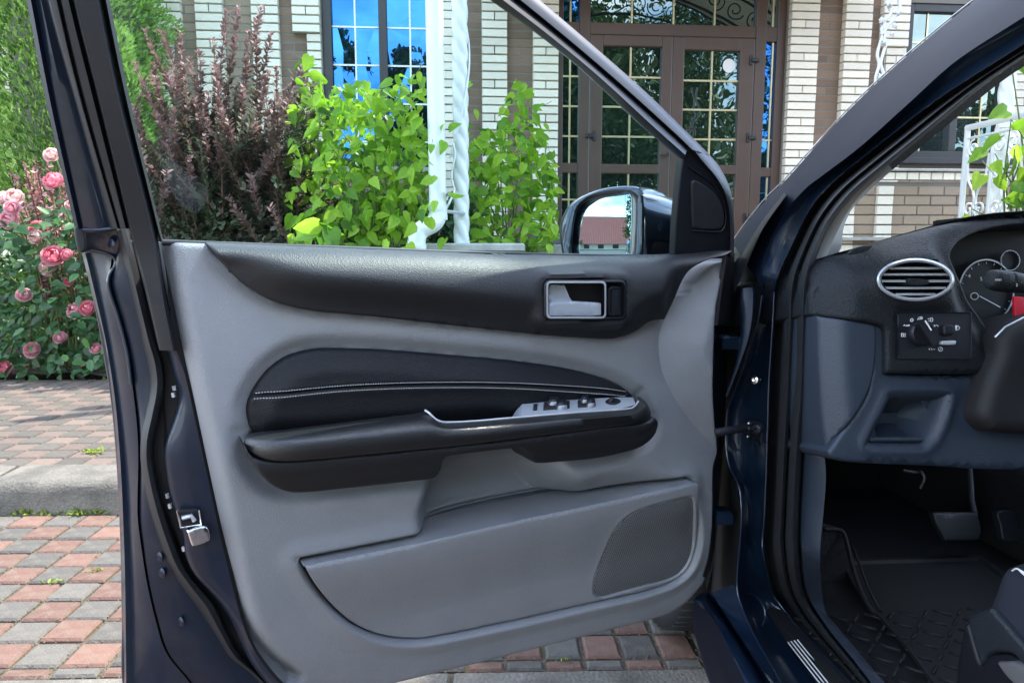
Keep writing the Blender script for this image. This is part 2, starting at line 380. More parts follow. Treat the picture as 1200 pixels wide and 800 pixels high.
# ================================================================== ground, road, kerb, pavement
def struct(o): o['kind'] = 'structure'; return o
YAW = math.radians(1.6); GU = np.array([math.cos(YAW), math.sin(YAW), 0]); GV = np.array([-math.sin(YAW), math.cos(YAW), 0])
def G(x, y, z=0.): return GU*x+GV*y+np.array([0, 0, z])
GM = Matrix.Rotation(YAW, 4, 'Z')
def gbox(x0, x1, y0, y1, z0, z1, ch=0.):
    V, F = box_geo((x0, y0, z0), (x1, y1, z1), ch); return [G(*v) for v in V], F
def sheet(name, x0, x1, y0, y1, z, mat, parent=None):
    return add(name, [G(x0, y0, z), G(x1, y0, z), G(x1, y1, z), G(x0, y1, z)], [[0, 1, 2, 3]], mat, parent, smooth=False)
M['asphalt'] = mk('worn_grey_yard', (.16, .155, .15), .9, var=[(2, .15), (60, .2)], bump=('noise', 80, .5, .005))
struct(sheet('ground', -300, 300, -300, 300, -.06, M['asphalt']))
road = struct(add('road', *gbox(-6, 6, -3.0, 2.668, -.055, -.009), M['sand'], smooth=False))
# flush concrete edging slabs nearest the camera
for k in range(-5, 5):
    x0 = -1.17+1.075*k
    o = add('edging_slab', *gbox(x0+.004, x0+1.071, 1.42, 1.617, -.05, .002, .006), M['concrete'], road, smooth=False)
def block_mesh(name, sx, sy, h, ch, mat):
    V, F = box_geo((-sx/2, -sy/2, -h), (sx/2, sy/2, 0), ch)
    me = bpy.data.meshes.new(name); me.from_pydata(V, [], F); me.materials.append(mat); return me
def place(me, name, p, rz, parent, tilt=.0, scale=(1, 1, 1)):
    o = bpy.data.objects.new(name, me); COL.objects.link(o); o.parent = parent
    o.location = tuple(np.asarray(p)-chain(parent)); o.rotation_euler = (random.uniform(-tilt, tilt), random.uniform(-tilt, tilt), rz); o.scale = scale
    return o
GAP = .009
rows = [(1.625, 1.669)]+[(1.671+.1105*i, 1.671+.1105*(i+1)) for i in range(9)]
cols = []
x = -1.151-.115*9
while x < -.50: cols.append((x, x+.115, .0)); x += .115
xs = x; x = .222-.095*8
cols.append((xs, x, 1.)) if x-xs > .04 else None
while x < .80: cols.append((x, x+.095, .0)); x += .095
bm_cache = {}; far_blocks = []
for r, (y0, y1) in enumerate(rows):
    for c, (x0, x1, _) in enumerate(cols):
        kred = ((r+(0 if x0 > -.49 else round((x0+1.151)/.115)) + (round((x0-.127)/.095) if x0 > -.49 else 0)) % 2) == 0
        key = (round(x1-x0, 4), round(y1-y0, 4), kred)
        if key not in bm_cache: bm_cache[key] = block_mesh('paver', x1-x0-GAP, y1-y0-GAP, .05, .006, M['paver_r'] if kred else M['paver_g'])
        jx, jy = random.uniform(-.0022, .0022), random.uniform(-.0022, .0022)
        z = random.uniform(-.0025, .0025)
        place(bm_cache[key], 'paver', G((x0+x1)/2+jx, (y0+y1)/2+jy, z), YAW+random.uniform(-.018, .018), road, .008)
# pavers beyond the ones picked out, joined
V, F, fm = [], [], []
for r in range(24):
    for c in range(100):
        x0 = -6+.115*c; y0 = 1.42-.1105*(r+1)-.02
        v, f = gbox(x0, x0+.109, y0, y0+.1045, -.05, 0, .006); k = len(V); V += v; F += [[i+k for i in q] for q in f]; fm += [(r+c) % 2]*len(f)
for r, (y0, y1) in enumerate(rows):
    for c in range(70):
        x0 = -6+.115*c if c < 33 else .815+.115*(c-33)
        if c < 33 and x0+.115 > cols[0][0]: continue
        if x0 > 5.8: continue
        v, f = gbox(x0, x0+.109, y0+.003, y1-.003, -.05, 0, .006); k = len(V); V += v; F += [[i+k for i in q] for q in f]; fm += [(r+c) % 2]*len(f)
o = add('distant_pavers', V, F, None, road, smooth=False, mats=[M['paver_r'], M['paver_g']], fm=fm); o['kind'] = 'stuff'
# grit and crumbs lying in and beside the joints
V, F = [], []
def pebble(p, s):
    k = len(V); a = random.uniform(0, 6)
    for i in range(4): V.append(p+np.array([s*math.cos(a+i*1.57)*random.uniform(.6, 1), s*math.sin(a+i*1.57)*random.uniform(.6, 1), 0]))
    V.append(p+np.array([0, 0, s*random.uniform(.5, 1.)])); F.extend([[k, k+1, k+4], [k+1, k+2, k+4], [k+2, k+3, k+4], [k+3, k, k+4]])
ys = [r[0] for r in rows]+[2.66]; xs_ = [c[0] for c in cols]
for _ in range(5200):
    if random.random() < .5: gx_, gy_ = random.uniform(-2.2, .8), random.choice(ys)+random.gauss(0, .0045)
    else: gx_, gy_ = random.choice(xs_)+random.gauss(0, .0045), random.uniform(1.62, 2.66)
    pebble(G(gx_, gy_, -.003+random.uniform(-.003, .003)), random.uniform(.0012, .0038))
for _ in range(900): pebble(G(random.uniform(-2.2, .8), 2.655-abs(random.gauss(0, .025)), .0), random.uniform(.0012, .004))
o = add('joint_grit', V, F, M['grit'], road, smooth=False); o['kind'] = 'stuff'
# kerb of separate stones with a rounded front arris
KY = 2.672; KH = .122
kerb = struct(add('kerb', *gbox(-7, 7, KY+.02, KY+.215, -.05, KH-.03), M['sand'], smooth=False))
prof = [(KY, -.05), (KY+.004, .02), (KY+.010, KH-.045), (KY+.018, KH-.022), (KY+.034, KH-.007), (KY+.06, KH), (KY+.222, KH), (KY+.222, -.04)]
for k in range(-5, 9):
    x0 = -1.872+1.0*k-(.0 if k else 0); x1 = x0+.985
    n = 14; V = []; F = []
    for i in range(n+1):
        xx = x0+(x1-x0)*i/n; e = .006 if i in (0, n) else 0
        for j, (py, pz) in enumerate(prof):
            cr = random.uniform(-.0015, .0015)
            if i in (0, n) and 1 < j < 6: cr -= random.uniform(.004, .014)
            V.append(G(xx, py+e+abs(cr)*.3, pz+cr-e))
    m = len(prof)
    for i in range(n):
        for j in range(m-1): F.append([i*m+j, (i+1)*m+j, (i+1)*m+j+1, i*m+j+1])
    F.append(list(range(m))); F.append([n*m+j for j in range(m)][::-1])
    o = add('kerb_stone', V, F, M['concrete'], kerb); fixn(o); smooth_angle(o, 30)
# raised pavement
walk = struct(add('pavement', *gbox(-7, 7, KY+.225, 4.78, -.05, .108), M['sand'], smooth=False))
V, F, fm = [], [], []; cand = []
for r in range(17):
    for c in range(61):
        cand.append((r, c, -4.0+.112*c, KY+.226+.1105*r))
def proj(p):
    d = np.asarray(p, float)-CAMP; z = d@FW; return CX+FPX*(d@RT)/z, CY-FPX*(d@UPV)/z, z
def seen(r, c, x0, y0):
    a = proj(G(x0+.05, y0+.05, .12)); return -25 < a[0] < 165
near = sorted([t for t in cand if seen(*t)], key=lambda t: t[3])[:290]; ns = set((t[0], t[1]) for t in near)
wm = {k: block_mesh('paver', .106, .1045, .05, .006, M['walk_r' if k else 'walk_g']) for k in (0, 1)}
for r, c, x0, y0 in cand:
    red = (r+c) % 2
    if (r, c) in ns: place(wm[red], 'paver', G(x0+.056+random.uniform(-.002, .002), y0+.055, .118+random.uniform(-.002, .002)), YAW+random.uniform(-.015, .015), walk, .008)
    else:
        v, f = gbox(x0, x0+.106, y0, y0+.1045, .07, .118, .006); k = len(V); V += v; F += [[i+k for i in q] for q in f]; fm += [1-red]*len(f)
o = add('distant_pavers', V, F, None, walk, smooth=False, mats=[M['walk_r'], M['walk_g']], fm=fm); o['kind'] = 'stuff'
# planting bed
nx, ny = 60, 16; V = []; F = []
for j in range(ny+1):
    for i in range(nx+1):
        xx = -8+16*i/nx; yy = 4.78+3.0*j/ny
        V.append(G(xx, yy, .13+.03*math.sin(3*xx+1)*math.sin(5*yy)+random.uniform(-.015, .015)))
for j in range(ny):
    for i in range(nx): a = j*(nx+1)+i; F.append([a, a+1, a+nx+2, a+nx+1])
struct(add('planting_bed', V, F, M['soil']))

# ================================================================== house
FYAW = math.radians(5)
FC = Frame((0, 7.2, 0), (math.cos(FYAW), math.sin(FYAW), 0), (0, 0, 1))
def fu(px, py=60, w=0.): return FC.uv(px, py, w)[0]
def fv(py, px=780, w=0.): return FC.uv(px, py, w)[1]
house = thing('brick_house', 'two tone brick house with white pilasters and brown glazed entrance', 'house', tuple(FC.world(0, 0, 0)))
uE0, uE1 = fu(655, 100), fu(923, 40)        # entrance opening
uW0, uW1 = fu(377, 30), fu(513, 30)         # left window opening
uR0, uR1 = fu(1065, 20), fu(1188, 60)       # right window opening
zE0 = .97; zE1 = fv(-75); zW0, zW1 = fv(196, 440), 3.9; zR0, zR1 = fv(186, 1120), fv(3, 1080)
HZ = 4.05
wall = []
cuts = [(-9, uW0, 0, HZ), (uW0, uW1, 0, zW0), (uW0, uW1, zW1, HZ), (uW1, uE0, 0, HZ), (uE0, uE1, 0, zE0), (uE0, uE1, zE1, HZ), (uE1, uR0, 0, HZ),
        (uR0, uR1, 0, zR0), (uR0, uR1, zR1, HZ), (uR1, 7, 0, HZ)]
for u0, u1, v0, v1 in cuts: wall.append(fbox_geo(FC, u0, u1, v0, v1, -.34, -.012))
add('wall', *merge(wall), M['mortar'], house, smooth=False)
# dark rooms behind the panes
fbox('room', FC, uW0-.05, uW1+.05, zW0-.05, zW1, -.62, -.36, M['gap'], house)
# roof slab far above
V, F = box_geo((-9.2, 0, 0), (7.2, 4.5, .12)); Vn = np.array(V)
add('roof', FC.world(Vn[:, 0], Vn[:, 2]+HZ, -Vn[:, 1]+.25), F, M['frame'], house, smooth=False)
COURSE = .0755; JT = .010
bricks = []      # (u0,u1,v0,v1,w0,w1,kind)
def strip(u0, u1, v0, v1, kind, proud, blen=.25, off=0.):
    """running courses between two verticals"""
    k0 = int(math.floor(v0/COURSE)); k1 = int(math.ceil(v1/COURSE))
    for k in range(k0, k1):
        a, b = k*COURSE, (k+1)*COURSE-JT
        if b > v1+.03 or a < v0-.03: continue
        W = u1-u0
        if W < .2: cutsu = [u0, u1]
        elif W < .42: cutsu = [u0, u1] if (k % 4) else [u0, (u0+u1)/2, u1]
        else:
            s = u0+((k % 2)*.5*blen)+off; cutsu = [u0]
            while s < u1-.06:
                if s > u0+.06: cutsu.append(s)
                s += blen
            cutsu.append(u1)
        for c0, c1 in zip(cutsu[:-1], cutsu[1:]):
            bricks.append((c0+JT*.4 if c0 != u0 else c0, c1-JT*.4 if c1 != u1 else c1, a, b, -.03, proud+random.uniform(-.002, .002), kind))
T = 3.9
# left of the left window (read at the top of the picture)
yr = 40
strip(fu(-60, yr), fu(17, 150), .2, T, 'w', .0)
strip(fu(17, 150), fu(183, yr), .2, T, 'b', -.03)
strip(fu(184, yr), fu(203, yr), .3, fv(34, 200), 'w', .035); strip(fu(184, yr), fu(215, yr), fv(34, 200), T, 'w', .06)
strip(fu(203, yr), fu(231, yr), .3, T, 't', -.01)
strip(fu(231.5, yr), fu(263.5, yr), .3, T, 'w', .05)
strip(fu(264, yr), fu(296, yr), .3, T, 't', -.01)
strip(fu(296.5, yr), fu(328, yr), .3, T, 'w', .05)
strip(fu(328.5, yr), fu(360, yr), .3, T, 'b', -.01)
strip(fu(360, yr), fu(376, yr), .3, fv(36, 360), 'w', .035); strip(fu(344, yr), fu(376, yr), fv(36, 360), T, 'w', .06)
strip(uW0, uW1, .3, zW0-.05, 't', 0)
strip(uW1+.01, fu(533, yr), .3, T, 'w', .04)
strip(fu(533, yr)+.004, fu(564, yr), .3, T, 'b', -.01)
strip(fu(564.5, yr), fu(594, yr), .3, T, 'w', .05)
strip(fu(594.5, yr), fu(624, yr), .3, T, 'b', -.01)
strip(fu(624.5, yr), fu(654, yr), zE0+.12, T, 'w', .05)
# right of the entrance
yr = 8
strip(uE1+.012, fu(959, yr), .9, T, 'w', .05)
strip(fu(959.5, yr), fu(988, yr), .9, T, 'b', -.01)
strip(fu(988.5, yr), fu(1020, yr), .9, T, 'w', .06)
strip(fu(1020.5, yr), fu(1040, yr), .9, T, 'b', -.01)
zc = fv(57, 1045)
strip(fu(1040.5, yr), fu(1064, yr), .9, zc, 'w', .03); strip(fu(1033, yr), fu(1064, yr), zc, T, 'w', .055)
strip(uR0, uR1, .3, zR0-.06, 't', 0.)
strip(uR1+.006, uR1+.5, .3, T, 'w', .03); strip(uR1+.506, uR1+1.4, .3, T, 'b', -.01)
brickm = {k: M['brick'+k] for k in 'wbt'}
unit = {}
for k in 'wbt':
    V = [(-.5, .5, -.5), (.5, .5, -.5), (.5, .5, .5), (-.5, .5, .5), (-.5, -.35, -.5), (.5, -.35, -.5), (.5, -.35, .5), (-.5, -.35, .5),
         (-.485, -.5, -.455), (.485, -.5, -.455), (.485, -.5, .455), (-.485, -.5, .455)]
    F = [[3, 2, 1, 0][::-1], [8, 9, 10, 11]]
    for a in range(4):
        b = (a+1) % 4; F += [[a, b, 4+b, 4+a], [4+a, 4+b, 8+b, 8+a]]
    me = bpy.data.meshes.new('brick'); me.from_pydata(V, [], F); me.materials.append(brickm[k])
    bmx = bmesh.new(); bmx.from_mesh(me); bmesh.ops.recalc_face_normals(bmx, faces=bmx.faces[:]); bmx.to_mesh(me); bmx.free(); unit[k] = me
def in_view(b):
    p = proj(FC.world((b[0]+b[1])/2, (b[2]+b[3])/2, b[5])); x, y = p[0], p[1]
    if not (-2 < y < 300): return 0
    if 183 < x < 378 and y < 120: return 2
    if 918 < x < 1066 and y < 215-(x-918)*.9+25: return 3
    if 552 < x < 656 and y < 200: return 1.5
    if 512 < x < 560 and y < 160: return 1
    return 0
order = sorted(range(len(bricks)), key=lambda i: -in_view(bricks[i])); single = set(i for i in order[:300] if in_view(bricks[i]) > 0)
def put_bricks(bl, single, fr, parent, yaw):
    V, F, fm = [], [], []; ids = 'wbt'
    for i, (u0, u1, v0, v1, w0, w1, k) in enumerate(bl):
        if i in single:
            o = bpy.data.objects.new('brick', unit[k]); COL.objects.link(o); o.parent = parent
            o.location = tuple(fr.world((u0+u1)/2, (v0+v1)/2, (w0+w1)/2)-chain(parent)); o.scale = (u1-u0, w1-w0, v1-v0)
            o.rotation_euler = (0, 0, yaw)
        else:
            v, f = fbox_geo(fr, u0, u1, v0, v1, w0, w1); n = len(V); V += v; F += [[a+n for a in q] for q in f]; fm += [ids.index(k)]*len(f)
    if V:
        o = add('brickwork', V, F, None, parent, smooth=False, mats=[brickm[k] for k in ids], fm=fm); o['kind'] = 'stuff'
put_bricks(bricks, single, FC, house, FYAW)
# window joinery
def window(name, u0, u1, v0, v1, frw, mulls, bars_u, bars_v, fmat, barmat, pane, parent, w=-.10, tilt=0.):
    parts = [fbox_geo(FC, u0, u0+frw, v0, v1, w, w+.07), fbox_geo(FC, u1-frw, u1, v0, v1, w, w+.07),
             fbox_geo(FC, u0+frw, u1-frw, v1-frw, v1, w, w+.068), fbox_geo(FC, u0+frw, u1-frw, v0, v0+frw, w, w+.068)]
    for m0, m1 in mulls: parts.append(fbox_geo(FC, m0, m1, v0+frw, v1-frw, w, w+.066))
    root = add(name, *merge(parts), fmat, parent, smooth=False)
    md = root.modifiers.new('bevel', 'BEVEL'); md.width = .006; md.segments = 2
    edges = [u0+frw]+[x for m in mulls for x in m]+[u1-frw]
    for a, b in zip(edges[0::2], edges[1::2]):
        ins = [x for x in bars_u if a+.03 < x < b-.03]
        us = [a]+ins+[b]; vs_ = [v0+frw]+[x for x in bars_v if v0+frw+.03 < x < v1-frw-.03]+[v1-frw]
        for i in range(len(us)-1):
            for j in range(len(vs_)-1):
                V = FC.world([us[i], us[i+1], us[i+1], us[i]], [vs_[j], vs_[j], vs_[j+1], vs_[j+1]], np.array([w+.02]*4)+random.uniform(-.0018, .0018)*np.array([-1, 1, 1, -1])+random.uniform(-.0018, .0018)*np.array([-1, -1, 1, 1]))
                V = np.concatenate([V, V-FC.n*.006])
                add('pane', V, [[0, 1, 2, 3], [7, 6, 5, 4], [0, 4, 5, 1], [1, 5, 6, 2], [2, 6, 7, 3], [3, 7, 4, 0]], pane, root, smooth=False)
        for x in ins: fbox('glazing_bar', FC, x-.008, x+.008, v0+frw, v1-frw, w+.0245, w+.031, barmat, root)
        for y in vs_[1:-1]: fbox('glazing_bar', FC, a, b, y-.008, y+.008, w+.024, w+.0305, barmat, root)
    return root
wl = window('window', uW0, uW1, zW0, zW1, .082, [(fu(443, 30), fu(453, 30))], [fu(415, 30), fu(480, 30)], [fv(30, 440), fv(75, 440), fv(120, 440), fv(165, 440), fv(-15, 440), fv(-60, 440)], M['framed'], M['whitebar'], M['pane'], house)
fbox('sill', FC, uW0-.05, uW1+.05, zW0-.05, zW0-.004, -.06, .09, M['stone'], house, .004)
wr = window('window', uR0, uR1, zR0, zR1, .075, [(fu(1122, 60), fu(1131, 60))], [fu(1093, 20), fu(1160, 70)], [fv(48, 1085), fv(92, 1090), fv(136, 1100)], M['framed'], M['gold'], M['paned'], house)
fbox('sill', FC, uR0-.06, uR1+.06, zR0-.06, zR0-.004, -.06, .10, M['framed'], house, .004)
# entrance: frame, transom, side lights, two leaves
ef = []
e0, e1 = uE0, uE1
sl0, sl1 = fu(679, 110), fu(691.5, 110); sr0, sr1 = fu(887, 60), fu(899.5, 60)
zT0, zT1 = fv(41), fv(27)
W0, W1 = -.12, -.035
ef += [fbox_geo(FC, e0, e0+.045, zE0, zE1, W0, W1), fbox_geo(FC, e1-.085, e1, zE0, zE1, W0, W1), fbox_geo(FC, sl0, sl1, zE0, zE1, W0, W1+.004), fbox_geo(FC, sr0, sr1, zE0, zE1, W0, W1+.004)]
ef += [fbox_geo(FC, sl1, sr0, zT0, zT1, W0, W1-.002), fbox_geo(FC, e0+.045, sl0, zT0, zT1, W0, W1-.003), fbox_geo(FC, sr1, e1-.085, zT0-.03, zT1, W0, W1-.003),
       fbox_geo(FC, sl1, sr0, zE1-.09, zE1, W0, W1-.002), fbox_geo(FC, e0+.045, sl0, zE1-.09, zE1, W0, W1-.003), fbox_geo(FC, sr1, e1-.085, zE1-.09, zE1, W0, W1-.003),
       fbox_geo(FC, e0+.045, sl0, fv(203), fv(191.5), W0, W1-.003), fbox_geo(FC, sr1, e1-.085, fv(206), fv(195), W0, W1-.003),
       fbox_geo(FC, e0+.045, sl0, zE0, zE0+.12, W0, W1-.003), fbox_geo(FC, sr1, e1-.085, zE0, zE0+.12, W0, W1-.003)]
entr = add('entrance_frame', *merge(ef), M['frame'], house, smooth=False); md = entr.modifiers.new('bevel', 'BEVEL'); md.width = .006; md.segments = 2
def epane(u0, u1, v0, v1, mat, parent, w=-.075):
    j = random.uniform(-.002, .002)*np.array([-1, 1, 1, -1])+random.uniform(-.002, .002)*np.array([-1, -1, 1, 1])
    V = FC.world([u0, u1, u1, u0], [v0, v0, v1, v1], w+j); V = np.concatenate([V, V-FC.n*.008])
    add('pane', V, [[0, 1, 2, 3], [7, 6, 5, 4], [0, 4, 5, 1], [1, 5, 6, 2], [2, 6, 7, 3], [3, 7, 4, 0]], mat, parent, smooth=False)
def grid_panes(u0, u1, vs_, ubars, mat, parent, w=-.075):
    us = [u0]+ubars+[u1]
    for i in range(len(us)-1):
        for j in range(len(vs_)-1): epane(us[i], us[i+1], vs_[j], vs_[j+1], mat, parent, w)
    for x in ubars: fbox('glazing_bar', FC, x-.0085, x+.0085, vs_[0], vs_[-1], w+.0035, w+.012, M['gold'], parent)
    for y in vs_[1:-1]: fbox('glazing_bar', FC, u0, u1, y-.0085, y+.0085, w+.003, w+.0115, M['gold'], parent)
grid_panes(e0+.045, sl0, [fv(191.5), fv(160), fv(125), fv(90), fv(55), zT0], [fu(669, 110)], M['paned'], entr)
grid_panes(e0+.045, sl0, [zE0+.12, fv(234), fv(203)], [fu(669, 110)], M['paned'], entr)
grid_panes(e0+.045, sl0, [zT1, fv(-35), zE1-.09], [fu(669, 110)], M['pane'], entr)
grid_panes(sr1, e1-.085, [fv(195), fv(162), zT0-.03], [fu(909, 60)], M['pane'], entr)
grid_panes(sr1, e1-.085, [zE0+.12, fv(206)], [fu(909, 60)], M['pane'], entr)
grid_panes(sr1, e1-.085, [zT1, zE1-.09], [fu(909, 30)], M['paned'], entr)
du = (sr0-sl1)/4
grid_panes(sl1, sr0, [zT1, zE1-.09], [sl1+du, sl1+2*du, sl1+3*du], M['paned'], entr)
lm = fu(788.5, 100)
for s, (a, b, ga, gb, gm, bars, top) in enumerate([(sl1+.006, lm-.003, fu(707, 110), fu(776, 100), fu(740, 110), (160, 125, 90), 54.5), (lm+.003, sr0-.006, fu(802, 110), fu(867, 110), fu(835.5, 110), (162, 127, 92.5), 57)]):
    zt = zT0-.006; zb = zE0+.02; r0, r1 = fv(203.5), fv(192.5); g1 = fv(top); g0 = zb+.20
    lp = [fbox_geo(FC, a, ga, zb, zt, -.10, -.028), fbox_geo(FC, gb, b, zb, zt, -.10, -.028), fbox_geo(FC, ga, gb, g1, zt, -.10, -.029), fbox_geo(FC, ga, gb, r0, r1, -.10, -.029), fbox_geo(FC, ga, gb, zb, g0, -.10, -.029)]
    leaf = add('door_leaf', *merge(lp), M['frame'], house, smooth=False); md = leaf.modifiers.new('bevel', 'BEVEL'); md.width = .008; md.segments = 2
    grid_panes(ga, gb, [r1]+[fv(y) for y in bars]+[g1], [gm], M['paned'], leaf, -.066)
    grid_panes(ga, gb, [g0, (g0+r0)/2, r0], [gm], M['paned'], leaf, -.066)
    hx = a if s == 0 else b
    for py in ((68, 160, 255)):
        z = fv(py); fbox('hinge', FC, hx-.055+(.02 if s == 0 else .02), hx+.02+(.02 if s == 0 else .02), z-.018, z+.018, -.027, .004, M['framed'], leaf, .005)
        fbox('hinge', FC, hx+(.03 if s == 0 else -.05), hx+(.06 if s == 0 else -.02), z-.045, z+.045, -.027, -.012, M['framed'], leaf, .004)
    if s == 1:
        hc = fu(807, 155); zz = fv(153)
        tube('handle', [FC.world(hc-.03, zz-.10, -.028), FC.world(hc-.03, zz-.06, .03), FC.world(hc-.02, zz, .035), FC.world(hc+.02, zz+.02, .035), FC.world(hc+.05, zz-.005, .035), FC.world(hc+.055, zz-.05, .03)], .009, M['framed'], leaf, 8, sub=4)
        # round white sticker with a faint ring
        th = np.linspace(0, 2*math.pi, 33)[:-1]; cu, cv = fu(857, 74), fv(74)
        V = list(FC.world(cu+.062*np.cos(th), cv+.066*np.sin(th), np.full(32, -.058)))+[FC.world(cu, cv, -.058)]
        add('sticker', V, [[i, (i+1) % 32, 32] for i in range(32)], M['white'], leaf, smooth=False)
    else:
        hc = fu(783, 195); tube('handle', [FC.world(hc, fv(180), -.028), FC.world(hc, fv(182), .02), FC.world(hc-.09, fv(183), .025)], .009, M['framed'], leaf, 8)
# plinth and porch floor
fbox('plinth', FC, fu(622, 270), fu(655, 270), zE0+.004, zE0+.115, -.03, .06, M['granite'], house)
V, F = box_geo((fu(560, 285), 0, 0), (uE1+.9, 1.6, zE0)); Vn = np.array(V)
porch = add('porch', FC.world(Vn[:, 0], Vn[:, 2], Vn[:, 1]-.01), F, M['stone'], house, smooth=False); fixn(porch)
# ---------- porch canopy: pale translucent sheet on scrolled iron arches (mirrored in the transom)
def sheet_mat():
    m = bpy.data.materials.new('canopy_sheet'); m.use_nodes = True; t = m.node_tree; t.nodes.clear(); o = t.nodes.new('ShaderNodeOutputMaterial'); d = t.nodes.new('ShaderNodeBsdfDiffuse'); d.inputs[0].default_value = (.45, .42, .37, 1)
    tr = t.nodes.new('ShaderNodeBsdfTranslucent'); tr.inputs[0].default_value = (.45, .42, .37, 1); mxn = t.nodes.new('ShaderNodeMixShader'); mxn.inputs[0].default_value = .55; t.links.new(d.outputs[0], mxn.inputs[1]); t.links.new(tr.outputs[0], mxn.inputs[2]); t.links.new(mxn.outputs[0], o.inputs[0]); return m
can = thing('porch_canopy', 'arched iron canopy over the entrance, mirrored in the transom glass', 'canopy', tuple(FC.world((uE0+uE1)/2, 3.9, 1.0)))
uc = (uE0+uE1)/2; hwc = 1.75; arcz = lambda a: 3.45+.62*math.cos(a*math.pi/2)
V = []; F = []; na = 24
for i in range(na+1):
    a = -1+2*i/na
    for w_ in (.05, 2.1): V.append(FC.world(uc+hwc*a, arcz(a), w_))
for i in range(na): F.append([2*i, 2*i+1, 2*i+3, 2*i+2])
sh = add('roof_sheet', V, F, sheet_mat(), can); md = sh.modifiers.new('thickness', 'SOLIDIFY'); md.thickness = .01
for w_ in (.5, 1.25, 2.05):
    for dz in (-.02, -.30): tube('arch', [FC.world(uc+hwc*a*(1 if dz > -.1 else .93), arcz(a)+dz, w_) for a in np.linspace(-1, 1, 30)], .016, M['framed'], can, 6)
    for k in range(15):
        a = -.93+1.86*k/14; cz = arcz(a)-.16; dr = 1 if k % 2 else -1
        tube('scroll', [FC.world(uc+hwc*a*.97+.11*(1-.75*t)*math.cos(dr*9*t+k), cz+.11*(1-.75*t)*math.sin(dr*9*t+k), w_) for t in np.linspace(0, 1, 22)], .008, M['framed'], can, 5)
# ---------- lower terrace wall on the right, seen through the windscreen
TF = Frame((0, 5.62, 0), (math.cos(FYAW), math.sin(FYAW), 0), (0, 0, 1))
tu = lambda x, y=240: TF.uv(x, y)[0]; tv = lambda y, x=1080: TF.uv(x, y)[1]
terr = thing('terrace_wall', 'low taupe brick terrace wall with white brick coping seen through the windscreen', 'wall', tuple(TF.world(tu(1080), 0, 0)))
t0, t1 = tu(960), tu(1330)
zt = tv(201.5)
fbox('core', TF, t0, t1, 0, zt-.08, -.22, -.012, M['mortar'], terr)
tb = []
def tstrip(u0, u1, v0, v1, k, proud, blen=.215):
    global bricks
    keep = bricks; bricks = []; strip(u0, u1, v0, v1, k, proud, blen); tb.extend(bricks); bricks = keep
ztop = tv(213)
tstrip(t0, tu(999.5), .3, ztop, 'w', .03); tstrip(tu(1000), tu(1025.5), .3, ztop, 't', 0.); tstrip(tu(1026), tu(1044), .3, ztop, 'w', .03); tstrip(tu(1044.5), t1, .3, ztop, 't', 0.)
x = t0
while x < t1: tb.append((x, min(x+.088, t1), ztop+.012, tv(202.5), -.05, .035, 'w')); x += .098
sg = set(i for i, b in enumerate(tb) if (lambda p: 985 < p[0] < 1200 and 190 < p[1] < 280)(proj(TF.world((b[0]+b[1])/2, (b[2]+b[3])/2, 0))))
put_bricks(tb, sg, TF, terr, FYAW)
fbox('coping', TF, t0, t1, tv(201.5), tv(198.5), -.25, .06, M['stone'], terr, .004)
fbox('ledge', TF, t0, t1, tv(282), tv(278), -.01, .09, M['stone'], terr, .004)

# ================================================================== porch columns, downspout, railing
def colpt(px, py, Y):
    d = ray(px, py); t = Y/d[1]; return CAMP+d*t
YC = 5.0
c0 = colpt(541, 285, YC)
ped = add('column_pedestal', *[(np.array(g[0])+np.array([0, 0, 0]), g[1]) for g in [box_geo((c0[0]-.24, YC-.2, .1), (c0[0]+.39, YC+.24, c0[2]-.045))]][0], M['stone'], smooth=False, loc=(c0[0], YC, .1))
tag(ped, 'grey stone pedestal carrying the white twisted column beside the downspout', 'pedestal')
capv = box_geo((c0[0]-.27, YC-.23, c0[2]-.045), (c0[0]+.42, YC+.27, c0[2]), .01)
add('cap', capv[0], capv[1], M['stone'], ped, smooth=False)
def twisted(base, h, r, label, vine=True):
    root = thing('twisted_column', label, 'column', tuple(base), None)
    n = 260; seg = 28; V = []; F = []
    for i in range(n+1):
        z = h*i/n; a0 = -2*math.pi*z/.40
        for k in range(seg):
            th = 2*math.pi*k/seg; rr = r*(.78+.26*abs(math.cos(1.5*(th-a0)))**.7)
            V.append((base[0]+rr*math.cos(th), base[1]+rr*math.sin(th), base[2]+z))
    for i in range(n):
        for k in range(seg): F.append([i*seg+k, i*seg+(k+1) % seg, (i+1)*seg+(k+1) % seg, (i+1)*seg+k])
    add('shaft', V, F, M['whitepaint'], root)
    if vine:
        P = []
        for i in range(120):
            z = .55+(h-.6)*i/119; a = 5.5*z+.6*math.sin(3*z); rr = r*1.18+.02*max(0, math.sin(2.3*z+1))
            P.append((base[0]+rr*math.cos(a), base[1]+rr*math.sin(a), base[2]+z))
        tube('iron_vine', P, .006, M['whitepaint'], root, 6)
    return root
twisted(c0, 3.2, .052, 'white rope twisted column standing on a stone pedestal beside the downspout')
c1 = colpt(1166, 265, 5.25); c1[2] = .7
twisted(c1, 3.2, .050, 'white rope twisted column behind the scrolled white railing')
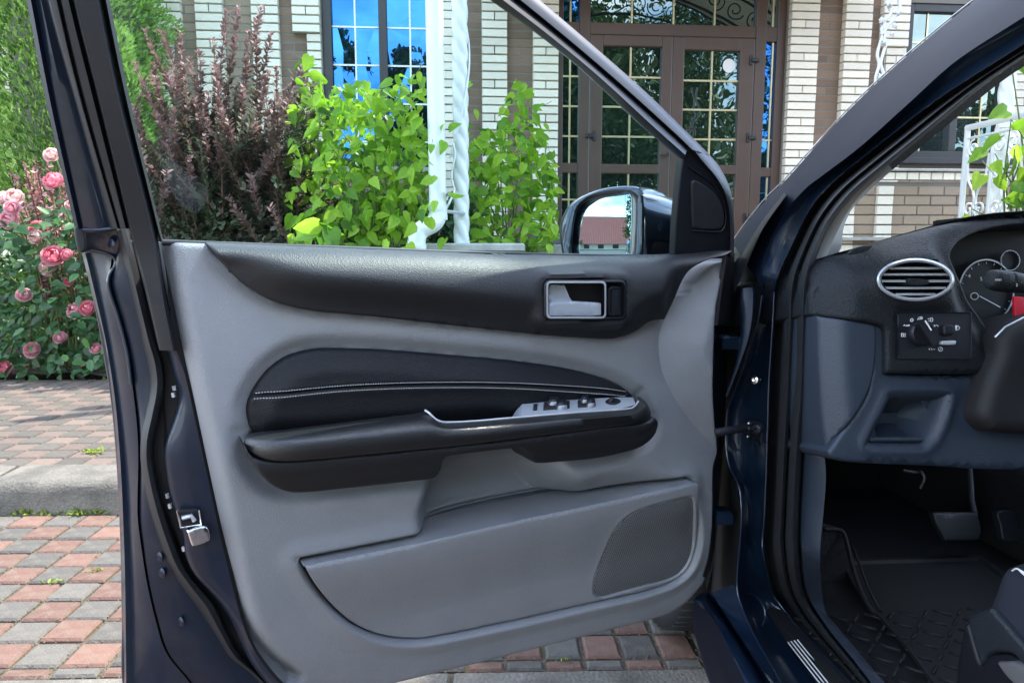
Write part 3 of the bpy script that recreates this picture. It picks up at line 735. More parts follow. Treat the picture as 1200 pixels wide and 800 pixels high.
# downspout with swan-neck foot
YD = 4.75
P = lambda x, y, Y=YD: colpt(x, y, Y)
top = P(510, -160); top[0] = P(510, 100)[0]
ds = thing('downspout', 'white round downspout with kinked foot beside the twisted column', 'downspout', tuple(P(490, 300)))
x0 = P(510, 100)[0]; zb = P(512, 243)[2]; r = .0545
tube('pipe', [(x0, YD, 4.2), (x0, YD, 2.5), (x0+.006, YD, zb)], r, M['pipe'], ds, 20)
e = catmull([(x0+.006, YD, zb), (x0+.006, YD, zb-.05), (x0-.02, YD-.03, zb-.10), (x0-.10, YD-.07, zb-.15), (x0-.12, YD-.09, zb-.22), (x0-.12, YD-.09, zb-.34)], False, 6)
tube('elbow', e, r*1.04, M['pipe'], ds, 20)
for zz in (zb+.0, zb-.06): tube('collar', [(x0+.006, YD, zz-.018), (x0+.006, YD, zz+.018)], r*1.12, M['pipe'], ds, 20)
tube('collar', [(x0-.12, YD-.09, zb-.235), (x0-.12, YD-.09, zb-.27)], r*1.14, M['pipe'], ds, 20)
tube('outlet', [(x0-.12, YD-.09, zb-.3), (x0-.12, YD-.09, .15)], r, M['pipe'], ds, 20)
tube('bracket', [(x0+.01, YD, zb-.02), (x0+.16, YD+.2, zb-.03)], .012, M['silver'], ds, 6)
ch = thing('rope_tie', 'thin white rope tied between downspout and twisted column', 'rope', tuple(P(525, 180)))
V, F = merge([tube_geo(catmull([P(531+2*math.sin(k), 168+k*8, 4.9) for k in range(8)]+[P(524, 243, 4.85)], False, 4), .008, 6)]); add('strand', V, F, M['whitepaint'], ch)
# railing with scrolls
RX = 3.22
rl = thing('scroll_railing', 'white wrought iron railing with scrolls covered by vine leaves', 'railing', (RX, 5.0, .6))
RF = Frame((RX, 5.38, 0), (.05, -1, 0), (0, 0, 1))   # u runs towards the camera
ztop = colpt(1120, 150, 5.38)[2]; Lr = 1.9; zlow = .72
def rb(name, u0, v0, u1, v1, r=.012, par=rl): return tube(name, [RF.world(u0, v0, 0), RF.world(u1, v1, 0)], r, M['whitepaint'], par, 6)
rb('post', 0, .55, 0, ztop+.01, .019)
rb('top_rail', -.01, ztop, Lr, ztop, .021); rb('rail', 0, ztop-.075, Lr, ztop-.075, .010); rb('rail', 0, zlow, Lr, zlow, .012)
for k in range(1, 8): rb('baluster', .27*k, zlow, .27*k, ztop-.075, .010)
def spiral(u, v, r0, turns, dirn, start):
    return [RF.world(u+r0*(1-.78*t)*math.cos(start+dirn*turns*2*math.pi*t), v+r0*(1-.78*t)*math.sin(start+dirn*turns*2*math.pi*t), 0) for t in np.linspace(0, 1, 26)]
for k in range(7):
    uc = .27*k+.135
    for du, dr in ((-.058, 1), (.058, -1)):
        for vv, st in ((ztop-.15, math.pi/2), (zlow+.5, -math.pi/2), (zlow+.12, -math.pi/2)):
            tube('scroll', spiral(uc+du, vv, .06, 1.4, dr if vv > zlow+.3 else -dr, st), .0075, M['whitepaint'], rl, 6)
        tube('scroll', [RF.world(uc+du*1.9, ztop-.2, 0), RF.world(uc+du*1.5, ztop-.36, 0), RF.world(uc+du*.4, zlow+.62, 0), RF.world(uc+du*.3, zlow+.52, 0), RF.world(uc+du*1.8, zlow+.28, 0)], .0075, M['whitepaint'], rl, 6, sub=5)
# wrought iron grapevine ornament
YO = 5.4
orn = thing('iron_vine_ornament', 'pale wrought iron vine ornament twining down the brown brick strip', 'ornament', tuple(colpt(1040, 100, YO)))
ro = lambda pts: [colpt(x, y, YO) for x, y in pts]
pathA = [(1027, 104), (1026, 92), (1030, 76), (1028, 64), (1031, 52), (1035, 40), (1041, 30), (1048, 22), (1054, 12), (1053, 0), (1047, -16), (1050, -40)]
pathB = [(1031, 102), (1036, 90), (1032, 76), (1035, 62), (1038, 50), (1033, 38), (1036, 26), (1044, 16), (1041, 4), (1043, -14), (1038, -40)]
for pth in (pathA, pathB): tube('rod', ro(pth), .011, M['whitepaint'], orn, 7, sub=5)
def ironleaf(px, py, s, a):
    c = colpt(px, py, YO-.02); V = []; n = 14
    for i in range(n):
        th = 2*math.pi*i/n; rr = s*(1+.35*math.cos(5*th)); V.append(c+np.array([rr*math.cos(th+a), -.012*math.cos(3*th), rr*math.sin(th+a)*1.2]))
    V.append(c+np.array([0, -.02, 0])); V += [v+np.array([0, .006, 0]) for v in V[:n]]
    F = [[i, (i+1) % n, n] for i in range(n)]+[[i, n+1+i, n+1+(i+1) % n, (i+1) % n] for i in range(n)]
    add('iron_leaf', V, F, M['whitepaint'], orn)
for a in [(1049, 30, .016, .3), (1037, 50, .018, 1), (1054, 14, .02, 2), (1034, 24, .02, .2), (1032, 90, .02, .7), (1042, 4, .024, 1.7), (1046, 40, .015, .5)]: ironleaf(*a)
# ================================================================== car
FB = np.array([-.1045, .9945, 0]); RB = np.array([.9945, .1045, 0]); BO = np.array([.385, 1.38, 0])
def B(f, r, z): return BO+FB*f+RB*r+np.array([0, 0, z])
car = thing('car', 'dark navy car with its driver door wide open', 'car', tuple(B(-.3, .9, 0)))
DL = Frame((.25, 1.247, 0), (.883, .4695, 0), (0, 0, 1))
_up = np.array([0, 0, 1.])+.25*DL.n
DU = Frame((.25, 1.247, 1.0), (.883, .4695, 0), _up)
def dpt(px, py, w=0.):
    p = DL.hit(px, py, w); return p if p[2] <= 1.0 else DU.hit(px, py, w)
def dc(pts, w=0.): return [dpt(p[0], p[1], p[2] if len(p) > 2 else w) for p in pts]
BL = Frame(BO, (.1045, -.9945, 0), (0, 0, 1))
BU = Frame(BO+np.array([0, 0, .95]), (.1045, -.9945, 0), np.array([0, 0, 1.])-.40*BL.n)
def bpt(px, py, q=0.):
    p = BL.hit(px, py, q); return p if p[2] <= .95 else BU.hit(px, py, q)
def bc(pts, q=0., fl=0.):
    out = []
    for p in pts:
        t = min(1., max(0., (p[1]-645)/75)); t = t*t*(3-2*t); out.append(bpt(p[0], p[1], (p[2] if len(p) > 2 else q)-fl*t))
    return out
def uvs(fr, px, wr=0., closed=True): return outline_uv(fr, px, wr, closed)

# ------------------------------------------------------------------ door shell (outer skin, seen edge on) with everything the door carries
skin_px = [(91, 272), (91, 272), (110, 355), (122, 420), (131, 480), (138, 560), (141.5, 640), (143, 720), (144, 805), (170, 850), (300, 826), (460, 785), (700, 728), (800, 690), (826, 655), (834, 560), (836, 420), (846, 310), (846, 310), (640, 302), (400, 296), (190, 287), (190, 287)]
door = panel('door', DL, skin_px, M['paint'], car, w=-.145, edge=.004, depth=.012, grid=.05)
def dloft(name, curves, mat, n=70, **k): return loft(name, curves, mat, door, n=n, **k)
# rear end face, lower half: from the outer skin edge to the trim
e0 = [(88, 268), (91, 285), (97, 301), (110, 355), (121, 405), (131, 480), (137.5, 560), (141, 640), (142.5, 720), (143.5, 805), (144, 860)]
e0b = [(93, 268), (96, 285), (101, 301), (114, 355), (125, 405), (135, 470), (141, 540), (144, 600), (146.5, 675), (147.5, 750), (148, 805), (149, 860)]
e1 = [(97, 268), (100, 285), (106, 301), (119, 355), (129, 405), (139, 470), (146, 540), (150, 600), (153, 675), (155, 750), (157, 805), (160, 860)]
e2 = [(128, 270), (132, 285), (130, 309), (127, 328), (131, 345), (140, 375), (150, 415), (155.5, 455), (160.5, 500), (162, 540), (161, 600), (165, 637), (172, 682), (182, 725), (195, 765), (225, 803), (260, 860)]
e3 = [(x+3.2, y) for x, y in e2]
sL = [(136, 272), (147, 315), (162, 375), (167, 400), (174, 430), (176, 455), (170.5, 487), (165.5, 512), (164.8, 540), (170, 570), (176.5, 600), (186, 630), (197, 660), (212, 685), (232, 712), (252, 742), (270, 770), (295, 790), (330, 830)]
sR = [(149, 265), (162, 315), (177, 380), (184, 402), (192, 425), (194, 455), (186.5, 492), (180.5, 520), (181, 545), (187, 575), (194.5, 600), (205, 632), (220, 667), (240, 692), (255, 710), (267, 740), (282, 767), (308, 792), (345, 830)]
sM = [((a[0]*.55+b[0]*.45), (a[1]*.55+b[1]*.45)) for a, b in zip(sL, sR)]
g1 = [(188, 405), (197, 414), (204, 440), (209.5, 462), (206, 482), (195, 515), (192.5, 535), (197, 570), (204.5, 598), (210, 615), (214, 628), (217, 650), (227, 672), (245, 692), (262, 712), (277, 740), (290, 770), (312, 800), (350, 838)]
g1b = [(190, 405), (203, 414), (211, 440), (217, 462), (213, 485), (204, 515), (201, 537), (206, 570), (213, 596), (219, 615), (223, 634), (226, 652), (236, 672), (254, 692), (270, 712), (284, 740), (297, 770), (318, 798), (356, 836)]
g2 = [(192, 300), (205, 405), (217, 440), (225, 475), (233, 512), (241, 548), (249, 585), (257, 622), (266, 660), (276, 700), (286, 735), (300, 765), (325, 798), (362, 834)]
dloft('hem', [dc(e0, -.150), dc(e0b, -.138), dc(e1, -.139)], M['paint'], sharp=60)
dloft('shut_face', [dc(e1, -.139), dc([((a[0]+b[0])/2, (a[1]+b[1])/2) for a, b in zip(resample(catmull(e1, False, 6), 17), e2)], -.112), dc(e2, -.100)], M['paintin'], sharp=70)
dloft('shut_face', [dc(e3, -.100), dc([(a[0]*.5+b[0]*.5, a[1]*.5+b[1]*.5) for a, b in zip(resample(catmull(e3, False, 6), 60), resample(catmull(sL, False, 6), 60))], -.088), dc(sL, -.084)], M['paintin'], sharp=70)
dloft('drain_channel', [dc(e2, -.101), dc([(x+1.6, y) for x, y in e2], -.112), dc(e3, -.101)], M['gap'])
dloft('weather_seal', [dc(sL, -.084), dc([(a[0]*.75+b[0]*.25, a[1]*.75+b[1]*.25) for a, b in zip(sL, sR)], -.066), dc(sM, -.060), dc([(a[0]*.2+b[0]*.8, a[1]*.2+b[1]*.8) for a, b in zip(sL, sR)], -.064), dc(sR, -.078)], M['rubber'], n=90)
dloft('shut_recess', [dc(sR, -.080), dc(g1, -.075)], M['gap'])
g1s = [(g1[i][0]+1, g1[i][1]) for i in range(len(g1))]
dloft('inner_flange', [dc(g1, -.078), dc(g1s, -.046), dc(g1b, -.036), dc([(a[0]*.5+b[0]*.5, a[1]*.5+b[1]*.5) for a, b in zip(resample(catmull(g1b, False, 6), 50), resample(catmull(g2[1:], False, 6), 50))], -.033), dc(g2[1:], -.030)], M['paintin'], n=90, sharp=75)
dloft('trim_gap', [dc(g2, -.031), dc([(188, 284), (198, 330), (213, 400), (229, 470), (244, 540), (259, 610), (273, 670), (284, 720), (298, 755), (319, 785), (336, 803), (362, 824)], -.034)], M['gap'])
# moulded ridge at the top of the shut face
tube('pressing', catmull(dc([(101, 293), (112, 294.5), (126, 297.5), (134.5, 303), (135, 311), (129, 321), (127, 331), (130, 346), (139, 373), (149, 412), (154, 450)], -.098), False, 6), .0024, M['paint'], door, 8)
tube('pressing', catmull(dc([(97, 269.5), (112, 270), (128, 268.5), (136, 267.5)], -.075), False, 4), .0028, M['paint'], door, 8)
dloft('pressing', [dc([(97, 271), (112, 271), (128, 270), (137, 269)], -.08), dc([(97, 284), (112, 282), (126, 281), (140, 284)], -.083), dc([(100, 296), (112, 294), (126, 297), (140, 300)], -.098)], M['paint'])
panel('corner_block', DL, [(87, 267), (98, 268), (101, 292), (92, 294)], M['rubber'], door, w=-.075, edge=.003, depth=.06, grid=.03)
for (bx, by) in ((187, 652), (190, 671), (212, 728), (131, 287)):
    c = dpt(bx, by, -.086 if by > 400 else -.078); th = np.linspace(0, 2*math.pi, 13)[:-1]; ax = nrm(np.array([-.6, -.8, 0])); s1 = np.cross(ax, [0, 0, 1])
    V = [c+.0075*(s1*math.cos(t)+np.array([0, 0, 1])*math.sin(t)) for t in th]+[c+ax*.003+.004*(s1*math.cos(t)+np.array([0, 0, 1])*math.sin(t)) for t in th]+[c+ax*.001]
    add('blanking_plug', V, [[i, (i+1) % 12, 12+(i+1) % 12, 12+i] for i in range(12)]+[[12+i, 12+(i+1) % 12, 24] for i in range(12)], M['paintin'], door)
# latch
panel('latch_recess', DL, [(209, 598), (209, 598), (232, 596), (232, 596), (236, 614), (236, 614), (214, 619), (214, 619)], M['gap'], door, w=-.026, edge=.002, depth=.01, grid=.02)
tube('latch_rim', dc([(208, 598), (212, 618), (236, 614.5), (233, 597)], -.024), .0016, M['chrome'], door, 6)
panel('latch_plate', DL, [(219, 621.5), (219, 621.5), (241, 616), (246, 630), (241, 635), (228, 639), (224, 637)], M['chrome'], door, w=-.018, edge=.002, depth=.012, grid=.006)
tube('latch_claw', dc([(213, 607), (224, 604), (228, 610)], -.021), .003, M['silver'], door, 6)
for p in ((196, 578), (199, 590), (203, 460), (204, 452), (215, 640)): tube('latch_screw', dc([p, (p[0]+1, p[1]+5)], -.060), .0028, M['silver'], door, 6)
# rear window post of the door
def ucol(xa, xb, xc, w): return dc([(xa-44, -215), (xa-22, -110), (xa, 0), (xb, 120), (xc, 268)], w)
def frame_loft(name, cs, mat): return dloft(name, [ucol(*c) for c in cs], mat, n=24, sharp=50)
frame_loft('rear_post', [(31, 54, 88, -.085), (36, 59, 92, -.074), (41, 64, 97, -.078)], M['pillarblack'])
frame_loft('post_paint', [(41, 64, 97, -.079), (48, 75, 112, -.073), (55, 88, 130, -.076)], M['paint'])
frame_loft('post_seal', [(55, 88, 129, -.075), (58, 90.5, 133, -.050), (66, 95, 138, -.046), (69, 97.5, 139.5, -.056)], M['rubber'])
frame_loft('post_seal', [(69, 97.5, 139.5, -.056), (72, 101, 142, -.044), (80, 110, 147.5, -.041), (85, 115, 151, -.052)], M['rubber'])
dloft('post_cover', [dc([(45, -200), (85, 0), (115, 120), (151, 268), (170, 340), (186.5, 410)], -.052), dc([(48, -200), (88, 0), (118, 120), (154, 268), (173, 340), (189, 410.5)], -.024), dc([(74, -200), (114, 0), (139, 120), (177, 268), (189, 340), (203, 410.5)], -.014), dc([(78, -200), (118, 0), (143.5, 120), (181, 268), (192, 340), (207, 410.5)], -.022), dc([(79, -200), (119, 0), (145, 120), (183, 268), (193, 340), (208.5, 410.5)], -.040)], M['black'], n=40, sharp=50)
dloft('glass_run', [dc([(79, -200), (119, 0), (145, 120), (183, 270), (188, 284)], -.040), dc([(84, -200), (124, 0), (149, 120), (186, 270), (190, 284)], -.020), dc([(89, -200), (128.5, 0), (153, 120), (189, 272), (192, 284)], -.036)], M['rubber'], n=30)
# front window bar: inner bar, outer bar
Lw = [(270, -205), (420, -112), (500, -56), (574, 0), (624, 36), (684, 84), (752, 148), (800, 189)]
Gr = [(290, -235), (450, -122), (530, -58), (604, 0), (660, 45), (720, 96), (784, 153), (806, 174)]
Up = [(310, -260), (480, -125), (560, -60), (632, 0), (700, 58), (760, 111), (808, 158), (832, 182)]
av = lambda A, Bq, t: [(a[0]*(1-t)+b[0]*t, a[1]*(1-t)+b[1]*t) for a, b in zip(A, Bq)]
dloft('window_bar', [dc(Lw, -.036), dc(av(Lw, Gr, .12), -.012), dc(av(Lw, Gr, .5), .002), dc(av(Lw, Gr, .85), -.006), dc(Gr, -.018)], M['satin'], n=50)
dloft('window_bar', [dc(Gr, -.018), dc(av(Gr, Up, .2), -.006), dc(av(Gr, Up, .6), -.010), dc(av(Gr, Up, .92), -.028), dc(Up, -.05)], M['satin'], n=50)
GrE = [(806, 174), (815, 186), (834, 206), (847, 226), (853, 250), (854, 275), (854, 300)]; UpE = [(832, 182), (842, 194), (852, 212), (858, 232), (860, 256), (860.5, 278), (860, 300)]
dloft('window_bar', [dc(GrE, -.016), dc(av(GrE, UpE, .3), -.008), dc(av(GrE, UpE, .7), -.014), dc(UpE, -.045)], M['satin'], n=40)
# roof side of the frame, out of the picture
dloft('window_bar', [dc([(60, -215), (150, -228), (280, -207)], -.03), dc([(55, -245), (150, -262), (300, -240)], 0.), dc([(50, -265), (150, -280), (315, -262)], -.05)], M['satin'], n=16)
# mirror sail with tweeter cover
panel('mirror_sail', DU, [(799, 188), (806, 174), (806, 174), (822, 190), (840, 209), (851, 232), (855, 260), (856, 303), (856, 303), (789, 303), (789, 303), (792, 250)], M['black'], door, w=-.016, edge=.003, depth=.012, grid=.02)
tube('sail_edge', catmull(dc([(807, 195), (818, 203), (834, 214), (845, 229), (850, 247), (850, 262), (846, 270), (838, 271.5), (812, 270)], -.014), False, 5), .0014, M['satin'], door, 6)
panel('tweeter_cover', DU, [(811, 212), (825, 217), (838, 228), (846, 243), (848, 258), (844, 267), (836, 269), (815, 267.5), (811, 262), (810, 235)], M['rubber'], door, w=-.012, edge=.003, depth=.01, grid=.015)
# glass
panel('door_glass', DU, [(60, -215), (60, -215), (96, -100), (121, 0), (147, 120), (190, 292), (190, 292), (500, 306), (798, 312), (798, 312), (800, 187), (800, 187), (752, 147), (684, 83), (624, 35), (574, -1), (500, -57), (420, -113), (270, -206), (150, -228)], M['doorglass'], door, w=-.036, edge=0., depth=.004, grid=.2)
tube('belt_seal', catmull(dc([(190, 284), (300, 288), (420, 292), (540, 296.5), (650, 299.5), (760, 301), (796, 300)], -.030), False, 5), .004, M['rubber'], door, 8)
# front end of the door beside the hinges
dloft('front_cover', [dc([(847, 299), (839.5, 345), (835.5, 381)], -.012), dc([(852, 299), (845, 345), (841, 381)], -.008), dc([(860.5, 297), (859.5, 340), (858, 381)], -.05), dc([(861, 297), (860, 340), (858.5, 381)], -.10)], M['black'], n=14)
dloft('front_face', [dc([(836, 381), (834.5, 450), (838, 525), (834, 560), (833.5, 600), (831, 648), (823, 675)], -.03), dc([(841, 381), (840, 450), (842.5, 525), (839, 560), (838, 600), (835, 648), (826, 676)], -.045), dc([(853, 381), (852, 430), (850, 480), (848, 525), (845, 560), (842, 600), (837, 655), (828, 690)], -.10)], M['paint'], n=30)

# ------------------------------------------------------------------ door trim
insert_px = [(296, 505), (290, 490), (289, 476), (296, 457), (312, 435), (334, 418.5), (359, 410.5), (386, 408), (452, 410), (540, 417), (600, 422.4), (660, 431), (696, 439.5), (720, 448.5), (735, 458), (737, 466), (700, 474), (612, 492), (520, 500), (400, 510), (320, 514)]
arm_px = [(288, 512), (296, 505), (400, 492), (500, 480), (612, 470), (737, 464), (757, 472), (763, 484), (769, 497), (767, 507), (758, 518), (740, 527), (700, 536), (628, 542), (612, 526), (522, 534), (515, 551), (505, 561), (420, 570), (360, 576), (335, 575), (315, 565), (300, 548), (290, 527)]
recess_px = [(512, 538), (498, 566), (488, 592), (486, 612), (494, 632), (520, 640), (640, 620), (790, 590), (806, 575), (798, 562), (776, 553), (745, 550), (705, 552), (672, 560), (660, 550), (650, 530), (600, 515), (540, 520)]
pocket_px = [(355, 661), (355, 661), (366, 681), (384, 704), (410, 728), (440, 742), (475, 747.5), (510, 745), (600, 727), (700, 704.5), (760, 690.5), (795, 675), (811, 652), (817, 615), (818.5, 572), (818.5, 566), (812, 564), (812, 564), (700, 588.5), (600, 609), (530, 624.5), (480, 636)]
grille_px = [(695, 688), (697, 675), (707, 648), (718.5, 623), (734, 605), (757, 594), (786, 586), (806, 581.6), (812, 585), (813, 614), (810, 648), (799.5, 668), (784, 678), (750, 687.5), (707, 698.6), (697, 696)]
wing_px = [(780, 374), (772, 400), (777, 440), (800, 482), (838, 522), (860, 520), (860, 300), (800, 330)]
trim_px = [(188, 283), (188, 283), (197, 330), (212, 400), (228, 470), (243, 540), (258, 610), (272, 670), (283, 720), (297, 755), (318, 785), (336, 803), (365, 822), (405, 816), (460, 800), (560, 776), (660, 751), (764, 725), (795, 711), (815, 692), (826, 668), (832, 630), (833.5, 596), (834, 550), (839, 525), (836, 490), (834, 450), (835.5, 381), (839.5, 345), (847, 299), (847, 299), (846, 306), (830, 312), (812, 330), (790, 345), (640, 322), (400, 313), (275, 306), (244, 285), (244, 285)]
I_uv = uvs(DL, insert_px, -.012); A_uv = uvs(DL, arm_px, 0.); R_uv = uvs(DL, recess_px, -.01); K_uv = uvs(DL, pocket_px, 0.); W_uv = uvs(DL, wing_px, -.02); Gr_uv = uvs(DL, grille_px, .004)
ledge_uv = uvs(DL, [(188, 283), (212, 400), (243, 540), (272, 670), (290, 740), (318, 785), (350, 814)], 0., False)
ptop_uv = uvs(DL, [(340, 664), (480, 636), (600, 609), (700, 588.5), (812, 564), (840, 558)], .015, False)
belt_uv = uvs(DL, [(150, 280), (241, 284), (400, 290), (600, 298), (780, 299), (860, 292)], 0., False)
handle_px = [(640, 328), (650, 327), (690, 327), (725, 328.5), (732, 330.5), (734.5, 337), (734, 366), (732, 373), (725, 375.5), (690, 375), (650, 374.5), (641, 374), (637.5, 371), (637, 350), (637, 331)]
H_uv = uvs(DL, handle_px, .036)
rail_px = [(241, 284), (241, 284), (258, 303), (283, 330), (310, 348), (335, 357.5), (370, 364.5), (440, 371), (540, 382), (639, 392.5), (705, 397), (725, 395), (744, 388), (760, 377), (778, 374), (778, 374), (789, 351), (804, 320), (826, 305), (848, 299), (856, 294), (845, 294.5), (800, 298), (700, 300), (600, 297.5), (500, 294.5), (400, 290.5), (300, 286.5)]
RL_uv = uvs(DL, rail_px, -.005)
def w_lean(Q): h = Q[:, 1]-.72; return np.where(h > 0, -.26*h*h, -.34*h*h)
def w_pocket0(Q):
    d = distline(Q, ptop_uv); return w_lean(Q)-.006+.026*(1-sstep(.0, .15, d))
def at_depth(px, wf):
    P_ = catmull(px, True, 10); uv = np.array([DL.uv(x, y, 0) for x, y in P_])
    for _ in range(3):
        ww = wf(uv); uv = np.array([DL.uv(P_[k, 0], P_[k, 1], ww[k]) for k in range(len(P_))])
    return uv
Gr_uv = at_depth(grille_px, w_pocket0); K_uv = at_depth(pocket_px, lambda Q: w_pocket0(Q)-.003); R_uv = at_depth(recess_px, lambda Q: w_lean(Q)-.01)
R2_uv = at_depth([(514, 536), (500, 562), (490, 590), (487, 612), (494, 634), (530, 640), (640, 618), (690, 600), (688, 578), (672, 556), (652, 530), (600, 512), (545, 520)], lambda Q: w_lean(Q)-.012)
def w_pocket(Q):
    d = distline(Q, ptop_uv); wv = w_lean(Q)-.006+.026*(1-sstep(.0, .15, d))
    tt = np.clip(1-d/.012, 0, 1); wv -= .012*(1-np.sqrt(np.maximum(1-tt*tt*.98, 0)))
    dg = sdpoly(Q, Gr_uv); wv -= .0045*sstep(-.0035, .0, dg); wv += .0016*np.exp(-((-dg-.005)/.003)**2)*(dg < 0)
    return wv
def w_trim(Q):
    dI = np.maximum(sdpoly(Q, I_uv), sdpoly(Q, A_uv))
    wv = w_lean(Q)-.015*(1-sstep(-.002, .024, -dI))
    dl = distline(Q, ledge_uv); wv -= .022*(1-sstep(0, .026, dl))**2
    wv -= .040*sstep(-.006, .050, sdpoly(Q, R_uv)); wv -= .058*sstep(-.008, .062, sdpoly(Q, R2_uv))
    dk = sdpoly(Q, K_uv); xk = np.clip(-dk/.009, 0, 1); wv -= .024*(1-np.sqrt(np.maximum(1-(1-xk)**2, 0)))
    wv += .005*(1-sstep(.006, .034, -dk))
    dW = sdpoly(Q, W_uv); wv += .42*np.clip(dW, 0, .075)-.018*np.exp(np.minimum(dW, 0)/.055)
    wv -= .030*sstep(.002, .010, sdpoly(Q, RL_uv))
    wv -= .022*sstep(.004, .012, dI)
    wv -= .03*sstep(.004, .010, dk)
    return wv
panel('trim_panel', DL, trim_px, M['trim'], door, w=w_trim, edge=.008, depth=.02, grid=.0062, sub=14, feats=[(W_uv[:32], (-.004, -.002, 0, .002, .004)), (np.vstack([K_uv, K_uv[:1]]), (-.014, -.011, -.009, -.007, -.005, -.0035, -.002, -.001, 0, .002)), (np.vstack([K_uv, K_uv[:1]]), (.0055, .009))])
panel('map_pocket', DL, pocket_px, M['trim'], door, w=w_pocket, edge=.0022, depth=.028, grid=.006, sub=12, inset=.0016, feats=[(np.vstack([Gr_uv, Gr_uv[:1]]), (-.008, -.0055, -.004, -.002, 0, .0015, .003)), (ptop_uv, (-.014, -.011, -.008, -.005, -.003))])
# perforated speaker grille
def grille_mat():
    m = bpy.data.materials.new('speaker_mesh'); m.use_nodes = True; t = m.node_tree; b = t.nodes['Principled BSDF']; b.inputs['Roughness'].default_value = .5
    tcn = t.nodes.new('ShaderNodeTexCoord'); mp = t.nodes.new('ShaderNodeVectorRotate'); mp.rotation_type = 'Z_AXIS'; mp.inputs['Angle'].default_value = -math.atan2(.4695, .883); t.links.new(tcn.outputs['Object'], mp.inputs[0])
    s = t.nodes.new('ShaderNodeSeparateXYZ'); t.links.new(mp.outputs[0], s.inputs[0])
    def lattice(ox, oz):
        hs = []
        for so_, off, per in ((s.outputs[0], ox, .0040), (s.outputs[2], oz, .0069)):
            a = t.nodes.new('ShaderNodeMath'); a.operation = 'MULTIPLY_ADD'; t.links.new(so_, a.inputs[0]); a.inputs[1].default_value = 1/per; a.inputs[2].default_value = off
            f = t.nodes.new('ShaderNodeMath'); f.operation = 'FRACT'; t.links.new(a.outputs[0], f.inputs[0])
            c = t.nodes.new('ShaderNodeMath'); c.operation = 'MULTIPLY_ADD'; t.links.new(f.outputs[0], c.inputs[0]); c.inputs[1].default_value = per; c.inputs[2].default_value = -per/2
            q = t.nodes.new('ShaderNodeMath'); q.operation = 'MULTIPLY'; t.links.new(c.outputs[0], q.inputs[0]); t.links.new(c.outputs[0], q.inputs[1]); hs.append(q)
        ad_ = t.nodes.new('ShaderNodeMath'); ad_.operation = 'ADD'; t.links.new(hs[0].outputs[0], ad_.inputs[0]); t.links.new(hs[1].outputs[0], ad_.inputs[1]); return ad_
    a, c = lattice(0, 0), lattice(.5, .5); mn = t.nodes.new('ShaderNodeMath'); mn.operation = 'MINIMUM'; t.links.new(a.outputs[0], mn.inputs[0]); t.links.new(c.outputs[0], mn.inputs[1])
    mr = t.nodes.new('ShaderNodeMapRange'); t.links.new(mn.outputs[0], mr.inputs[0]); mr.inputs[1].default_value = .0008**2; mr.inputs[2].default_value = .0014**2
    mm = t.nodes.new('ShaderNodeMix'); mm.data_type = 'RGBA'; t.links.new(mr.outputs[0], mm.inputs[0]); mm.inputs[6].default_value = (.006, .006, .007, 1); mm.inputs[7].default_value = (.19, .193, .198, 1); t.links.new(mm.outputs[2], b.inputs['Base Color'])
    bn = t.nodes.new('ShaderNodeBump'); bn.inputs['Distance'].default_value = .0015; t.links.new(mr.outputs[0], bn.inputs['Height']); t.links.new(bn.outputs[0], b.inputs['Normal']); return m
M['grille'] = grille_mat()
def w_gr(Q): return w_pocket(Q)*0+w_pocket0(Q)-.0028+.0035*sstep(0, .03, sdpoly(Q, Gr_uv))
panel('speaker_grille', DL, [(x+(757-x)*.012, y+(640-y)*.012) for x, y in grille_px], M['grille'], door, w=w_gr, edge=.002, depth=.003, grid=.01)
# dark waist rail
rail_px = [(241, 284), (241, 284), (258, 303), (283, 330), (310, 348), (335, 357.5), (370, 364.5), (440, 371), (540, 382), (639, 392.5), (705, 397), (725, 395), (744, 388), (760, 377), (778, 374), (778, 374), (789, 351), (804, 320), (826, 305), (848, 299), (856, 294), (845, 294.5), (800, 298), (700, 300), (600, 297.5), (500, 294.5), (400, 290.5), (300, 286.5)]
rlow_uv = uvs(DL, [(241, 284), (258, 303), (283, 330), (310, 348), (335, 357.5), (370, 364.5), (440, 371), (540, 382), (639, 392.5), (705, 397), (725, 395), (744, 388), (760, 377), (778, 374), (789, 351), (804, 320), (826, 305)], .006, False)
uA = DL.uv(775, 330)[0]; uB = DL.uv(836, 310)[0]
def w_rail(Q):
    dt = distline(Q, belt_uv); t_ = np.clip(1-dt/.060, 0, 1)
    wv = .036-.058*(1-np.sqrt(np.maximum(1-t_*t_, 0)))
    dlw = distline(Q, rlow_uv); wv = np.where(dt < .06, wv*1.0, wv); wv -= (wv-.008)*(1-sstep(0, .055, dlw))*sstep(.0, .03, dt)
    dh = sdpoly(Q, H_uv); wv = np.where(dh > -.02, wv*(1-sstep(-.018, -.006, dh))+.036*sstep(-.018, -.006, dh), wv)
    wv -= .034*sstep(.0015, .006, dh)
    wv += .026*sstep(uA, uB, Q[:, 0])*(1-sstep(.0, .004, dh))
    return wv
panel('waist_rail', DL, rail_px, M['trimdark'], door, w=w_rail, edge=.004, depth=.03, grid=.0062, sub=12)
